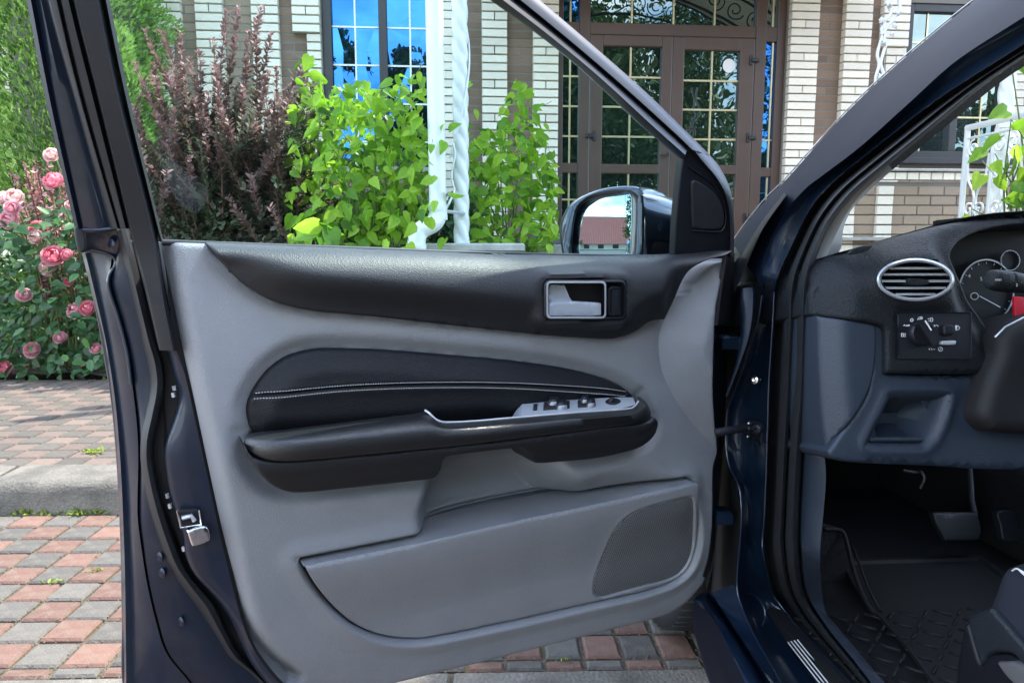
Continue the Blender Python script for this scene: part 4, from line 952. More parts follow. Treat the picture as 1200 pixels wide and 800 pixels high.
# padded insert with twin stitching
st1 = [(296, 461.5), (330, 457), (400, 450.5), (470, 447.3), (540, 446.5), (600, 447.5), (660, 450.8), (705, 454.5), (735, 459)]
st2 = [(294, 468), (330, 464), (400, 457), (470, 453.7), (540, 452.8), (600, 454), (660, 457.6), (705, 461), (734, 464.5)]
seam_uv = uvs(DL, [((a[0]+b[0])/2, (a[1]+b[1])/2) for a, b in zip(st1, st2)], 0., False)
def w_ins(Q):
    d = sdpoly(Q, I_uv); wv = -.005+.012*sstep(0, .035, d)
    ds_ = distline(Q, seam_uv); wv -= .0022*np.exp(-(ds_/.0016)**2); wv += .0012*np.exp(-((ds_-.006)/.004)**2)
    return wv
panel('insert', DL, insert_px, M['leather'], door, w=w_ins, edge=.007, depth=.012, grid=.005, sub=12, feats=[(seam_uv, (-.009, -.006, -.003, -.0015, 0, .0015, .003, .006, .009))])
for ln in (st1, st2):
    uvl = resample(uvs(DL, ln, 0., False), 170); wl_ = w_ins(uvl); P = DL.world(uvl[:, 0], uvl[:, 1], wl_+.0006)
    parts = []
    for i in range(1, len(P)-1):
        a, b = P[i]*.9+P[i+1]*.1, P[i]*.22+P[i+1]*.78
        parts.append(tube_geo([a, (a+b)/2+DL.n*.0005, b], [.0004, .0008, .0004], 5))
    add('stitching', *merge(parts), M['stitch'], door)
# armrest pad, pull cup, switch plate
cA = [(289, 512, .004), (296, 507, .016), (342, 502, .02), (430, 491, .022), (480, 485, .022), (497, 482.5, .022), (504, 485, .028), (510, 491, .034), (520, 494.5, .036), (560, 493.5, .036), (612, 488, .036), (680, 482.5, .036), (735, 479, .036), (744, 475, .034), (748, 470, .030), (746, 465, .020), (742, 464, .004)]
cB = [(288, 514, .002), (293, 511, .03), (342, 508, .046), (430, 498, .050), (480, 492, .050), (497, 491, .050), (508, 493, .050), (514, 495, .050), (524, 498, .050), (560, 497, .050), (612, 492, .050), (680, 486, .050), (737, 482, .050), (748, 478, .044), (753, 473, .036), (752, 468, .024), (747, 464.5, .004)]
cC = [(287, 517, .0), (290, 516, .036), (335, 521, .066), (430, 513, .070), (480, 508, .070), (497, 506, .070), (508, 505, .070), (514, 505, .070), (524, 504.5, .070), (560, 503, .070), (612, 499, .070), (680, 491.5, .070), (740, 486, .068), (752, 482, .056), (758, 477, .044), (757, 471, .028), (750, 465, .004)]
cD = [(287, 520, .0), (290, 526, .040), (329, 538, .062), (430, 530, .066), (480, 525, .066), (497, 523.5, .066), (508, 522.5, .066), (514, 522, .066), (524, 521, .066), (560, 517, .066), (612, 510.5, .066), (680, 502, .066), (740, 495, .064), (756, 492, .054), (762.5, 486, .044), (761, 477, .028), (753, 467, .004)]
lofts = [dc(cA), dc(av([c[:2] for c in cA], [c[:2] for c in cB], .5)), dc(cB), dc(cC), dc(cD)]
lofts[1] = [dpt((a[0]+b[0])/2, (a[1]+b[1])/2-.3, (a[2]+b[2])/2+.003) for a, b in zip(cA, cB)]
lofts.insert(3, [dpt(a[0]*.5+b[0]*.5, a[1]*.5+b[1]*.5, a[2]*.35+b[2]*.65+.002) for a, b in zip(cB, cC)])
lofts.append([dpt(p[0], p[1]+2.2, p[2]*.93) for p in cD])
dloft('armrest', lofts, M['armpad'], n=110, sharp=80)
cup_px = [(288, 523), (297, 535.5), (329, 539.5), (400, 534), (500, 524.5), (590, 514.5), (700, 500.5), (740, 496.5), (757, 493.5), (763.5, 488), (768, 496), (767, 507), (758, 518), (740, 527), (700, 536), (650, 541), (629, 542), (622, 538), (611, 524.5), (590, 525.5), (540, 531.5), (523, 534), (517.5, 540), (515, 551), (506, 560), (480, 563.5), (420, 570), (360, 576), (335, 575), (315, 565), (300, 548)]
seam2_uv = uvs(DL, [(280, 518), (297, 535), (329, 539), (400, 534), (500, 524), (590, 514), (700, 500), (740, 496), (757, 493), (768, 485)], .06, False)
def w_cup(Q):
    d = distline(Q, seam2_uv); e_ = sdpoly(Q, cup_uv)
    return .053-.022*sstep(.012, .055, d)
cup_uv = uvs(DL, cup_px, .05)
panel('pull_cup', DL, cup_px, M['cup'], door, w=w_cup, edge=.0045, depth=.06, grid=.0055, sub=10)
pb = [(612, 473), (640, 470.5), (670, 468.3), (700, 466.4), (727, 465.2), (742, 465.5)]
pf = [(610, 488.8), (640, 485.6), (670, 483.2), (700, 480.8), (727, 479.2), (745, 474)]
dloft('switch_plate', [dc(pb, .004), dc(av(pb, pf, .06), .010), dc(av(pb, pf, .5), .026), dc(av(pb, pf, .94), .041), dc(pf, .040)], M['plate'], n=30)
dloft('switch_plate', [dc([(598, 492), (604, 482), (612, 473)], .006), dc([(598, 491.5), (609, 488.5), (610, 488.8)], .040)], M['plate'], n=10)
tube('bright_strip', catmull(dc([(498, 480.5, .030), (503, 484, .036), (509, 490, .040), (517, 494, .043), (530, 494.6, .043), (560, 493, .043), (610, 488.6, .043), (680, 482.8, .043), (733, 479.2, .043), (744, 475.5, .040), (748, 470, .034)]), False, 5), .0017, M['silver'], door, 8)
def on_plate(x, t):
    a = np.interp(x, [p[0] for p in pb], [p[1] for p in pb]); b = np.interp(x, [p[0] for p in pf], [p[1] for p in pf]); return dpt(x, a*(1-t)+b*t, .004*(1-t)+.041*t)
pu = nrm(on_plate(700, .5)-on_plate(640, .5)); pv_ = nrm(on_plate(670, .95)-on_plate(670, .05)); pn = nrm(np.cross(pv_, pu)); pn = pn if pn[2] > 0 else -pn
def on_box(name, c, su, sv, h, mat, tilt=0., ch=.3):
    V = []
    for k, (z, s) in enumerate(((-.002, 1.), (h*.6, 1.), (h, 1-ch))):
        for a, b in ((-1, -1), (1, -1), (1, 1), (-1, 1)): V.append(c+pu*a*su*s+pv_*b*sv*s+pn*(z+(tilt*b*sv if k else 0)))
    F = [[0, 1, 5, 4], [1, 2, 6, 5], [2, 3, 7, 6], [3, 0, 4, 7], [4, 5, 9, 8], [5, 6, 10, 9], [6, 7, 11, 10], [7, 4, 8, 11], [8, 9, 10, 11]]
    o = add(name, V, F, mat, door); fixn(o); return o
for x0, su in ((652, .0235), (687, .0165)):
    on_box('switch_well', on_plate(x0, .47)+pn*.0035, su, .0120, .0008, M['gap'])
    for k in range(2):
        xx = x0+(-.30 if k == 0 else .32)*su*640; tt = .30 if k == 0 else .62
        on_box('window_switch', on_plate(xx, tt)+pn*.003, su*.40, .0058, .0072, M['satin'], -.5, .2)
        on_box('switch_paddle', on_plate(xx+1.5, tt+.17)+pn*.003, su*.36, .0020, .0062, M['whitebar'] if False else M['plate'], .3, .15)
on_box('switch_lock', on_plate(627, .46)+pn*.002, .0035, .010, .0030, M['gap'])
c = on_plate(718, .42); th = np.linspace(0, 2*math.pi, 25)[:-1]
V = [c+pn*.0012+pu*.0165*math.cos(t)+pv_*.0125*math.sin(t) for t in th]+[c+pn*.003+pu*.014*math.cos(t)+pv_*.0105*math.sin(t) for t in th]+[c+pn*.0016]
add('mirror_switch', V, [[i, (i+1) % 24, 24+(i+1) % 24, 24+i] for i in range(24)]+[[24+i, 24+(i+1) % 24, 48] for i in range(24)], M['black'], door)
on_box('switch_knob', on_plate(716, .40), .0058, .0045, .008, M['black']); on_box('switch_paddle', on_plate(717, .20), .004, .002, .005, M['plate'])
# inside handle
def rrect(x0, y0, x1, y1, r, sk=0.):
    P = []
    for cx, cy, a0 in ((x1-r, y0+r, -90), (x1-r, y1-r, 0), (x0+r, y1-r, 90), (x0+r, y0+r, 180)):
        for k in range(5):
            a = math.radians(a0+22.5*k); x = cx+r*math.cos(a); P.append((x, cy+r*math.sin(a)+sk*(x-x0)))
    return P
def ring(name, fr, outs, mat, parent, cap=False, sharp=35):
    n = len(outs[0][0]); V = []; F = []
    for px, w_ in outs:
        for x, y in px: V.append(fr.hit(x, y, w_))
    for i in range(len(outs)-1):
        for k in range(n): F.append([i*n+k, (i+1)*n+k, (i+1)*n+(k+1) % n, i*n+(k+1) % n])
    if cap: F.append([(len(outs)-1)*n+k for k in range(n)])
    o = add(name, V, F, mat, parent); fixn(o); return smooth_angle(o, sharp)
ring('handle_bezel', DL, [(rrect(637, 327.5, 734.5, 375.5, 7), .030), (rrect(637.5, 328, 734, 375, 7), .038), (rrect(640, 330, 732.5, 373, 6), .0405), (rrect(642, 332, 731, 371.5, 5), .037), (rrect(642.5, 332.5, 730.5, 371, 5), .006)], M['black'], door)
ring('handle_trim', DL, [(rrect(640, 329, 710.5, 373.5, 5), .038), (rrect(640.5, 329.5, 710, 373, 5), .0425), (rrect(642, 331.5, 708.6, 371.2, 4), .0425), (rrect(642.4, 332, 708.2, 370.8, 4), .034)], M['silver'], door)
panel('handle_cavity', DL, rrect(641, 331, 731, 372, 4), M['gap'], door, w=.008, edge=.0, depth=.004, grid=.03, sub=1)
panel('handle_lever', DL, [(642.5, 333), (642.5, 333), (661, 333.6), (661, 333.6), (665, 343), (669, 351.5), (674, 353), (704, 355), (704, 355), (704, 370), (704, 370), (643, 370), (643, 370)], M['silver'], door, w=lambda Q: .030+.006*sstep(fz(352), fz(353.5), -Q[:, 1]*0+Q[:, 1]*-1), edge=.002, depth=.012, grid=.006) if False else None
hz = DL.uv(660, 352, .034)[1]
panel('handle_lever', DL, [(642.8, 333), (642.8, 333), (661, 333.6), (661, 333.6), (665, 343), (669, 351.5), (674, 353), (704, 355), (704, 355), (704, 370), (704, 370), (643, 370), (643, 370)], M['plate'], door, w=lambda Q: .026+.010*sstep(hz+.003, hz-.004, Q[:, 1]), edge=.0022, depth=.012, grid=.004)
panel('lock_button', DL, rrect(713, 334.5, 729.5, 371.5, 4), M['black'], door, w=.034, edge=.003, depth=.02, grid=.01, sub=1)
ring('lock_button_rim', DL, [(rrect(715.5, 338, 727.5, 368.5, 2.5), .034), (rrect(716, 338.5, 727, 368, 2.5), .0352), (rrect(717, 339.5, 726, 367, 2), .0335)], M['satin'], door)

# ------------------------------------------------------------------ exterior mirror
mc = DL.hit(706, 268, -.20)
MN = nrm([-.614, -.789, .022]); MUu = nrm(np.cross([0, 0, 1.], MN)); MF = Frame(mc, MUu, np.cross(MN, MUu))
gl_px = [(670, 296), (671, 276), (675, 251), (683, 238.5), (699, 231.5), (718, 228.5), (734, 226), (739, 229), (740, 245), (739, 275), (737, 305), (730, 318), (700, 320), (680, 312)]
hb_px = [(657, 286), (656, 272), (658, 258), (665, 243), (678, 232), (700, 222.5), (722, 218.5), (742, 218), (752, 222), (756, 232), (756, 260), (754, 300), (748, 328), (715, 334), (676, 328), (662, 308)]
def shift(px, cx, cy, s): return [(cx+(x-cx)*s, cy+(y-cy)*s) for x, y in px]
gi = lambda s: shift(gl_px, 706, 270, s)
n_ = 84
def cl(px, w_): return resample(np.vstack([catmull([MF.hit(x, y, w_) for x, y in px], True, 6), [MF.hit(px[0][0], px[0][1], w_)]]), n_+1)[:-1]
# housing: rim round the glass, then a shell running back
back = []
rings_ = [cl(gi(1.0), -.012), cl(gi(1.012), .0), cl(shift(hb_px, 706, 272, .955), .010), cl(shift(hb_px, 706, 272, .985), .008), cl(hb_px, -.004)]
cen = np.mean(rings_[-1], axis=0)
for s, dpt_ in ((1.0, .03), (.97, .06), (.86, .09), (.62, .115), (.3, .128)):
    rings_.append((rings_[4]-cen)*s+cen-MF.n*dpt_+MF.u*(.0+.25*dpt_))
V = np.concatenate(rings_); F = []
for i in range(len(rings_)-1):
    for k in range(n_): F.append([i*n_+k, i*n_+(k+1) % n_, (i+1)*n_+(k+1) % n_, (i+1)*n_+k])
F.append([(len(rings_)-1)*n_+k for k in range(n_)])
mir = add('door_mirror', V, F, M['paint'], door); fixn(mir); smooth_angle(mir, 50)
Rc = 1.15
g_uv = np.array([MF.uv(x, y, -.010) for x, y in catmull(gi(1.0), True, 6)])
panel('mirror_glass', MF, None, M['mirror'], mir if False else door, w=lambda Q: -.008-((Q[:, 0])**2+(Q[:, 1])**2)/(2*Rc), edge=.0, depth=.003, grid=.006, poly=g_uv)
rim = [np.array(c) for c in (cl(gi(1.0), -.006), cl(gi(1.02), .003), cl(gi(1.05), .004), cl(shift(hb_px, 706, 272, .94), .0135), cl(shift(hb_px, 706, 272, .952), .0115))]
V = np.concatenate(rim); F = [[i*n_+k, i*n_+(k+1) % n_, (i+1)*n_+(k+1) % n_, (i+1)*n_+k] for i in range(len(rim)-1) for k in range(n_)]
fixn(add('mirror_rim', V, F, M['paint'], door))
# arm between mirror and sail
arm = [dc([(752, 224), (775, 228), (797, 236)], -.16), dc([(754, 232), (775, 238), (800, 246)], -.10), dc([(756, 262), (776, 266), (800, 272)], -.085), dc([(758, 300), (776, 304), (800, 308)], -.10), dc([(758, 330), (776, 330), (800, 330)], -.16)]
dloft('mirror_arm', arm, M['paint'], n=16, sharp=70)
dloft('mirror_arm', [dc([(765, 286), (768, 283.5), (782, 284), (800, 286)], -.082), dc([(762, 300), (765, 300), (782, 300), (800, 300)], -.084), dc([(762, 320), (765, 320), (782, 320), (800, 320)], -.10)], M['black'], n=12)
# ------------------------------------------------------------------ body side: pillar, jamb, sill
def bloft(name, cs, mat, parent=car, n=80, **k): return loft(name, cs, mat, parent, n=n, **k)
P0 = [(1290, -110), (1215, -52), (1144, 0), (1096, 38), (1040, 86), (992, 132), (952, 176), (920, 212), (896, 236), (872, 266), (858, 286)]
P1 = [(1330, -72), (1262, -22), (1200, 20), (1120, 72), (1064, 122), (1008, 172), (962, 207), (944, 221), (925, 243), (906, 275), (894, 305), (889, 330)]
Jup = [(1390, -68), (1280, 0), (1200, 52), (1100, 116), (1030, 170), (985, 206), (962, 228), (945, 252), (928, 287), (913, 319), (907, 342)]
Jlo = [(907, 342), (905.5, 380), (904, 400), (901, 450), (899, 515), (896, 600), (893.5, 630), (894, 645), (899, 670), (907, 697), (925, 722), (940, 740), (1000, 803), (1062, 866)]
S1 = [(1410, -60), (1290, 12), (1200, 68), (1156, 98), (1096, 148), (1040, 194), (1008, 221), (988, 243), (972, 265), (958, 298), (951, 330), (949, 370), (948, 430), (946, 470), (942, 512), (937, 600), (937, 650), (941, 685), (950, 710), (959, 724), (974, 745), (997, 773), (1020, 803), (1070, 866)]
pil = bloft('pillar', [bc(P0, -.066), bc([(x+3, y+3) for x, y in P0], -.048), bc([((a[0]+b[0])/2, (a[1]+b[1])/2) for a, b in zip(resample(catmull(P0, False, 6), 30), resample(catmull(P1, False, 6), 30))], -.034), bc(P1, -.030)], M['pillarblack'], sharp=45)
tube('screen_moulding', catmull(bc([(x-1.0, y-1.5) for x, y in P0], -.067), False, 4), .0013, M['silver'], pil, 6)
Pm = lambda t: [(a[0]*(1-t)+b[0]*t, a[1]*(1-t)+b[1]*t) for a, b in zip(resample(catmull(P1, False, 6), 40), resample(catmull(Jup, False, 6), 40))]
bloft('pillar_jamb', [bc(P1, -.030), bc(Pm(.12), -.038), bc(Pm(.5), -.052), bc(Pm(.82), -.050), bc(Jup, -.034)], M['paint'], pil, sharp=60)
J = Jup+Jlo[1:]
Sm = lambda t: [(a[0]*(1-t)+b[0]*t, a[1]*(1-t)+b[1]*t) for a, b in zip(resample(catmull(J, False, 6), 90), resample(catmull(S1, False, 6), 90))]
bloft('aperture_seal', [bc(J, -.040, .085), bc(Sm(.10), -.066, .085), bc(Sm(.26), -.068, .085), bc(Sm(.32), -.048, .085), bc(Sm(.48), -.038, .085), bc(Sm(.56), -.046, .085), bc(Sm(.60), -.060, .085), bc(Sm(.64), -.046, .085), bc(Sm(.82), -.040, .085), bc(Sm(.95), -.052, .085), bc(S1, -.072, .085)], M['rubber'], pil, n=120, sharp=55)
ML = [(889, 330), (893, 346), (889, 372), (881, 400), (865, 447), (855, 472), (852, 487), (851, 520), (855, 547), (866, 570), (869, 600), (867, 637), (864.5, 662), (864, 690), (869, 710), (882, 740), (907, 785), (917, 803), (955, 868)]
Mm = lambda t: [(a[0]*(1-t)+b[0]*t, a[1]*(1-t)+b[1]*t) for a, b in zip(resample(catmull(ML, False, 6), 60), resample(catmull(Jlo, False, 6), 60))]
bloft('jamb', [bc(ML, -.012), bc(Mm(.07), -.030, .008), bc(Mm(.3), -.048, .028), bc(Mm(.65), -.056, .058), bc(Mm(.93), -.050, .080), bc(Jlo, -.036, .085)], M['paint'], pil, n=110, sharp=75)
tube('jamb_edge', catmull(bc(Jlo, -.0355, .085), False, 5), .0016, M['paint'], pil, 6)
tube('jamb_edge', catmull(bc(ML[1:], -.0115), False, 5), .0016, M['paint'], pil, 6)
# front wing plate behind the hinges
FPl = [(868, 338), (866.5, 355), (868, 372), (866, 402), (861, 428), (850, 462)]; FPr = [(886, 336), (886.5, 352), (884, 375), (878, 400), (864, 438), (852, 466)]
bloft('hinge_plate', [bc(FPl, .0), bc([((a[0]*.8+b[0]*.2), (a[1]*.8+b[1]*.2)) for a, b in zip(FPl, FPr)], .016), bc([((a[0]*.2+b[0]*.8), (a[1]*.2+b[1]*.8)) for a, b in zip(FPl, FPr)], .014), bc(FPr, -.004)], M['paint'], pil, n=30, sharp=80)
bloft('jamb_shadow_gap', [bc([(859, 300), (850, 345), (838, 400), (834, 520), (828, 600), (820, 690), (815, 712)], -.11), bc([(884, 300), (892, 345), (880, 402), (862, 470), (862, 560), (868, 610), (866, 690), (872, 712)], -.045)], M['gap'], pil, n=40)
for p, q in (((853, 400), -.02), ((846, 603), -.02)):
    V, F = box_geo((-.016, -.02, -.012), (.016, .02, .012), .004); c = bpt(*p, q); add('hinge', np.array(V)+c, F, M['paint'], pil, smooth=False)
# check strap, bolts
stp = bc([(838, 507, .05), (852, 504.5, .03), (868, 502, .0), (882, 500, -.03)])
tube('check_strap', stp, .0075, M['black'], pil, 8)
def disc(name, c, r, h, mat, parent, ax=nrm([-.75, -.66, 0]), seg=16, dome=.4):
    s1 = nrm(np.cross(ax, [0, 0, 1.])); s2 = np.cross(s1, ax); V = []; F = []
    lev = [(r, -h), (r, h*.4), (r*.85, h*.8), (r*.45, h), (r*.42, h*dome)]
    for rr, hh in lev:
        for k in range(seg): t = 2*math.pi*k/seg; V.append(c+ax*hh+rr*(s1*math.cos(t)+s2*math.sin(t)))
    for i in range(len(lev)-1):
        for k in range(seg): F.append([i*seg+k, i*seg+(k+1) % seg, (i+1)*seg+(k+1) % seg, (i+1)*seg+k])
    F.append([(len(lev)-1)*seg+k for k in range(seg)]); o = add(name, V, F, mat, parent); fixn(o); return smooth_angle(o, 40)
disc('bolt', bpt(885.5, 444.5, -.036), .0085, .006, M['chrome'], pil)
disc('strap_bolt', bpt(888.5, 502, -.022), .0085, .006, M['black'], pil); disc('strap_bolt', bpt(879, 502, -.020), .006, .010, M['satin'], pil)
disc('strap_bolt', bpt(879, 495.5, -.020), .003, .006, M['chrome'], pil); disc('strap_bolt', bpt(878, 511, -.020), .003, .006, M['chrome'], pil)
bloft('strap_bracket', [bc([(872, 492), (880, 491), (892, 494)], -.034), bc([(871, 502), (880, 502), (893, 503)], -.020), bc([(872, 512), (880, 513), (892, 511)], -.034)], M['black'], pil, n=8)
bloft('pressing', [bc([(866, 521), (880, 518.5), (897, 517.5)], -.045), bc([(866, 521.5), (880, 519.5), (898, 519)], -.022), bc([(866, 523), (880, 521.5), (897, 521.5)], -.046)], M['paint'], pil, n=14, sharp=80)
# sill
O0 = [(814, 700), (817, 707), (832, 720), (850, 750), (875, 803), (907, 870)]; Ob = [(822, 694), (828, 702), (845, 722), (866, 754), (893, 803), (927, 870)]
O1 = [(834, 694), (838, 701), (860, 735), (881, 767), (905, 803), (943, 870)]; Om = [(860, 684), (864, 693), (869, 711), (882, 741), (907, 786), (917, 804), (955, 870)]
sill = bloft('sill', [bc(O0, .050), bc([(a[0]*.6+b[0]*.4, a[1]*.6+b[1]*.4) for a, b in zip(O0, Ob)], .042), bc(Ob, .020), bc([(a[0]*.5+b[0]*.5, a[1]*.5+b[1]*.5) for a, b in zip(Ob, O1)], .004), bc(O1, .016), bc([(a[0]*.6+b[0]*.4, a[1]*.6+b[1]*.4) for a, b in zip(O1, resample(catmull(Om, False, 6), 6))], .004), bc(Om, -.012)], M['paint'], n=50, sharp=60)
lowp = [np.array(p)-np.array([0, 0, .16])+RB*.03 for p in bc(O0, .050)]
bloft('sill_skirt', [bc(O0, .050), [np.array(p)-np.array([0, 0, .05])-RB*.005 for p in bc(O0, .050)], lowp], M['pillarblack'], sill, n=20)
sc_a = [(921, 752.5), (950, 790), (975, 822)]; sc_b = [(937, 748.5), (966, 784), (1000, 826)]
bloft('scuff_plate', [bc(sc_a, -.047, .048), bc(sc_a, -.040, .048), bc(sc_b, -.042, .066), bc(sc_b, -.054, .066)], M['black'], sill, n=14)
for k in range(4):
    t = .14+.235*k
    ln = [((a[0]*(1-t)+b[0]*t), (a[1]*(1-t)+b[1]*t)) for a, b in zip(sc_a, sc_b)]
    tube('scuff_rib', catmull(bc(ln, -.0395, .048+.018*t), False, 4), .0012, M['whitebar'], sill, 5)
tube('sill_edge', catmull(bc([(883, 712), (905, 735), (925, 762), (960, 803)], -.047, .045), False, 5), .0016, M['paint'], sill, 6)
tube('sill_edge', catmull(bc([(868, 692), (884, 697), (894, 708), (897, 722), (894, 732)], -.042), False, 5), .0016, M['paint'], sill, 6)
# inner sill and kick trim
T1 = [(962, 470), (966, 530), (968, 560), (965, 600), (961, 650), (964, 700), (970, 722), (980, 732), (1040, 803), (1103, 868)]
S1lo = [(946, 471), (942, 512), (937, 600), (937, 650), (941, 685), (950, 710), (959, 724), (974, 745), (997, 773), (1020, 803), (1070, 866)]
kick = bloft('kick_trim', [bc(S1lo, -.074, .085), bc([(a[0]+3, a[1]-1) for a in S1lo], -.062, .085), bc(T1, -.082, .085), [np.array(p)+RB*.012+FB*.10-np.array([0, 0, .01]) for p in bc(T1, -.082, .085)]], M['knee'], n=60, sharp=60)
bloft('pillar_lower_trim', [bc([(951, 330), (949, 368), (948, 430), (946, 469)], -.074), bc([(954, 330), (952, 368), (951, 430), (949, 469)], -.064), bc([(962, 330), (961, 368), (962, 430), (963, 469)], -.088)], M['knee'], kick, n=24)
bloft('pillar_lower_trim', [bc([(953, 316), (951, 340), (949.5, 369)], -.070), bc([(972, 316), (968, 340), (966, 369)], -.10)], M['dash'], kick, n=10)
bloft('pillar_trim', [bc([(1410, -60), (1290, 12), (1200, 68), (1156, 98), (1096, 148), (1040, 194)], -.074), bc([(1418, -55), (1298, 17), (1208, 73), (1164, 103), (1103, 153), (1046, 199)], -.105)], M['dash'], kick, n=24)
bloft('pillar_trim', [bc([(1041, 193), (1008, 220), (988, 242), (972, 265), (959, 295), (954, 317)], -.073), bc([(1044, 196), (1013, 224), (995, 246), (983, 268), (971, 295), (965, 317)], -.082), bc([(1046, 199), (1020, 222), (1000, 243), (990, 262), (987, 278), (985, 292), (968, 318)], -.13)], M['lighttrim'], kick, n=30)
# wing top and bonnet edge beside the pillar
bloft('front_wing', [bc([(856, 292), (870, 273), (890, 250), (915, 222)], -.10), bc([(858, 315), (872, 288), (892, 258), (918, 225)], -.05), bc([(860, 345), (876, 308), (894, 268), (922, 228)], .0)], M['satin'], n=16, sharp=80)
M['wing'] = mk('navy_paint_sky_sheen', (.10, .11, .12), .5, coat=.6)  # sky reflection on the navy wing put into a grey base colour
bloft('front_wing', [bc([(857, 288), (872, 269), (892, 245)], -.095), bc([(859, 333), (873, 300), (893, 262)], -.03)], M['wing'], n=16, sharp=80)
def cbox(name, f0, f1, r0, r1, z0, z1, mat, parent=car, bev=.0):
    V, F = box_geo((f0, r0, z0), (f1, r1, z1)); o = add(name, [B(*v) for v in V], F, mat, parent, smooth=False); fixn(o)
    if bev: md = o.modifiers.new('bevel', 'BEVEL'); md.width = bev; md.segments = 3
    return o
# windscreen
wl0 = np.array(bc(P0, -.088)); N_ = len(wl0); cols_ = []
for k in range(13):
    t = k/12; bul = .10*4*t*(1-t); cols_.append([p+RB*(1.27*t*(1 if True else 1))+FB*bul for p in wl0])
loft('windscreen', cols_, M['windscreen'], car, n=30)
# body shell around the cabin
cbox('floor', -2.4, .62, .10, 1.45, .24, .30, M['carpet']); cbox('firewall', .60, .66, .08, 1.45, .24, .93, M['carpet'])
cbox('dash_top', .22, .64, .05, 1.45, .86, .935, M['dash'], dash_bev) if False else None
cbox('scuttle', .20, .66, .06, 1.46, .80, .93, M['gap'], bev=.02); cbox('passenger_dash', -.02, .3, .78, 1.44, .62, .95, M['dash'], bev=.05)
cbox('tunnel', -2.2, .6, .72, .92, .30, .52, M['carpet'], bev=.04); cbox('side_wall', -2.4, .62, 1.42, 1.47, .25, .93, M['paint'])
cbox('rear_wall', -2.5, -2.42, .06, 1.45, .25, .95, M['paint'])
rf = cbox('roof', -2.3, -.40, .24, 1.26, 1.41, 1.46, M['paint'], bev=.02)
cbox('headliner', -2.28, -.42, .27, 1.23, 1.385, 1.408, M['lighttrim'], rf)
for f in (-.95, -2.2):
    tube('pillar_post', [B(f, .06, .9), B(f-.05, .26, 1.43)], .05, M['paint'], car, 10); tube('pillar_post', [B(f, 1.44, .9), B(f-.05, 1.24, 1.43)], .05, M['paint'], car, 10)
tube('pillar_post', [B(.45, 1.40, .93), B(0, 1.34, 1.15), B(-.42, 1.22, 1.43)], .04, M['paint'], car, 10)
tube('roof_rail', [np.array(bpt(1290, -80, -.06)), B(-.60, .22, 1.40), B(-.95, .23, 1.43), B(-2.2, .24, 1.43)], .035, M['paint'], car, 10)
cbox('rear_door', -2.1, -1.0, -.005, .05, .30, .93, M['paint'], bev=.02)
# bonnet and front wing
V = []; F = []
for i in range(12):
    f = .12+1.15*i/11; z = .90-.16*(i/11)**2
    for j, (r, dz) in enumerate([(-.02, -.55), (-.03, -.30), (-.015, -.08), (.03, -.015), (.16, .0), (.74, .035), (1.32, 0), (1.45, -.015), (1.5, -.08), (1.51, -.55)]):
        zz = z+dz
        if j in (0, 9): zz = max(.30, .30+math.sqrt(max(.0, .36**2-(f-.48)**2))) if abs(f-.48) < .36 else .30
        V.append(B(f, r, zz))
for i in range(11):
    for j in range(9): a = i*10+j; F.append([a, a+1, a+11, a+10])
F.append([110+j for j in range(10)])
smooth_angle(fixn(add('bonnet', V, F, M['paint'], car)), 50)
# wheels
def wheel(f, r, out):
    c = B(f, r, .312); ax = -RB*out; seg = 40
    def lathe(prof):
        V = []; F = []; n = len(prof)
        for k in range(seg):
            t = 2*math.pi*k/seg
            for rr, h in prof: V.append(c+ax*h+rr*(FB*math.cos(t)+np.array([0, 0, 1])*math.sin(t)))
        for k in range(seg):
            for j in range(n-1): F.append([k*n+j, ((k+1) % seg)*n+j, ((k+1) % seg)*n+j+1, k*n+j+1])
        return V, F
    ty = add('wheel', *lathe([(.20, -.09), (.27, -.10), (.305, -.095), (.3115, -.06), (.309, -.03), (.304, -.028), (.304, -.018), (.312, -.016), (.312, .016), (.304, .018), (.304, .028), (.309, .03), (.3115, .06), (.305, .095), (.27, .10), (.205, .09)]), M['tyre'], car); fixn(ty)
    fixn(add('rim', *lathe([(.205, .085), (.195, .07), (.19, .03), (.05, .045), (.0, .045)]), M['silver'], ty))
    parts = []
    for i in range(60):
        t = 2*math.pi*i/60; d_ = FB*math.cos(t)+np.array([0, 0, 1])*math.sin(t); e_ = -FB*math.sin(t)+np.array([0, 0, 1])*math.cos(t)
        for s in (-1, 1): parts.append(tube_geo([c+ax*s*.03+d_*.3125, c+ax*s*.095+d_*.306+e_*.012], .004, 4))
    add('tread', *merge(parts), M['tyre'], ty)['kind'] = 'stuff'
wheel(.50, .13, 1); wheel(.50, 1.36, -1); wheel(-2.1, .13, 1); wheel(-2.1, 1.36, -1)

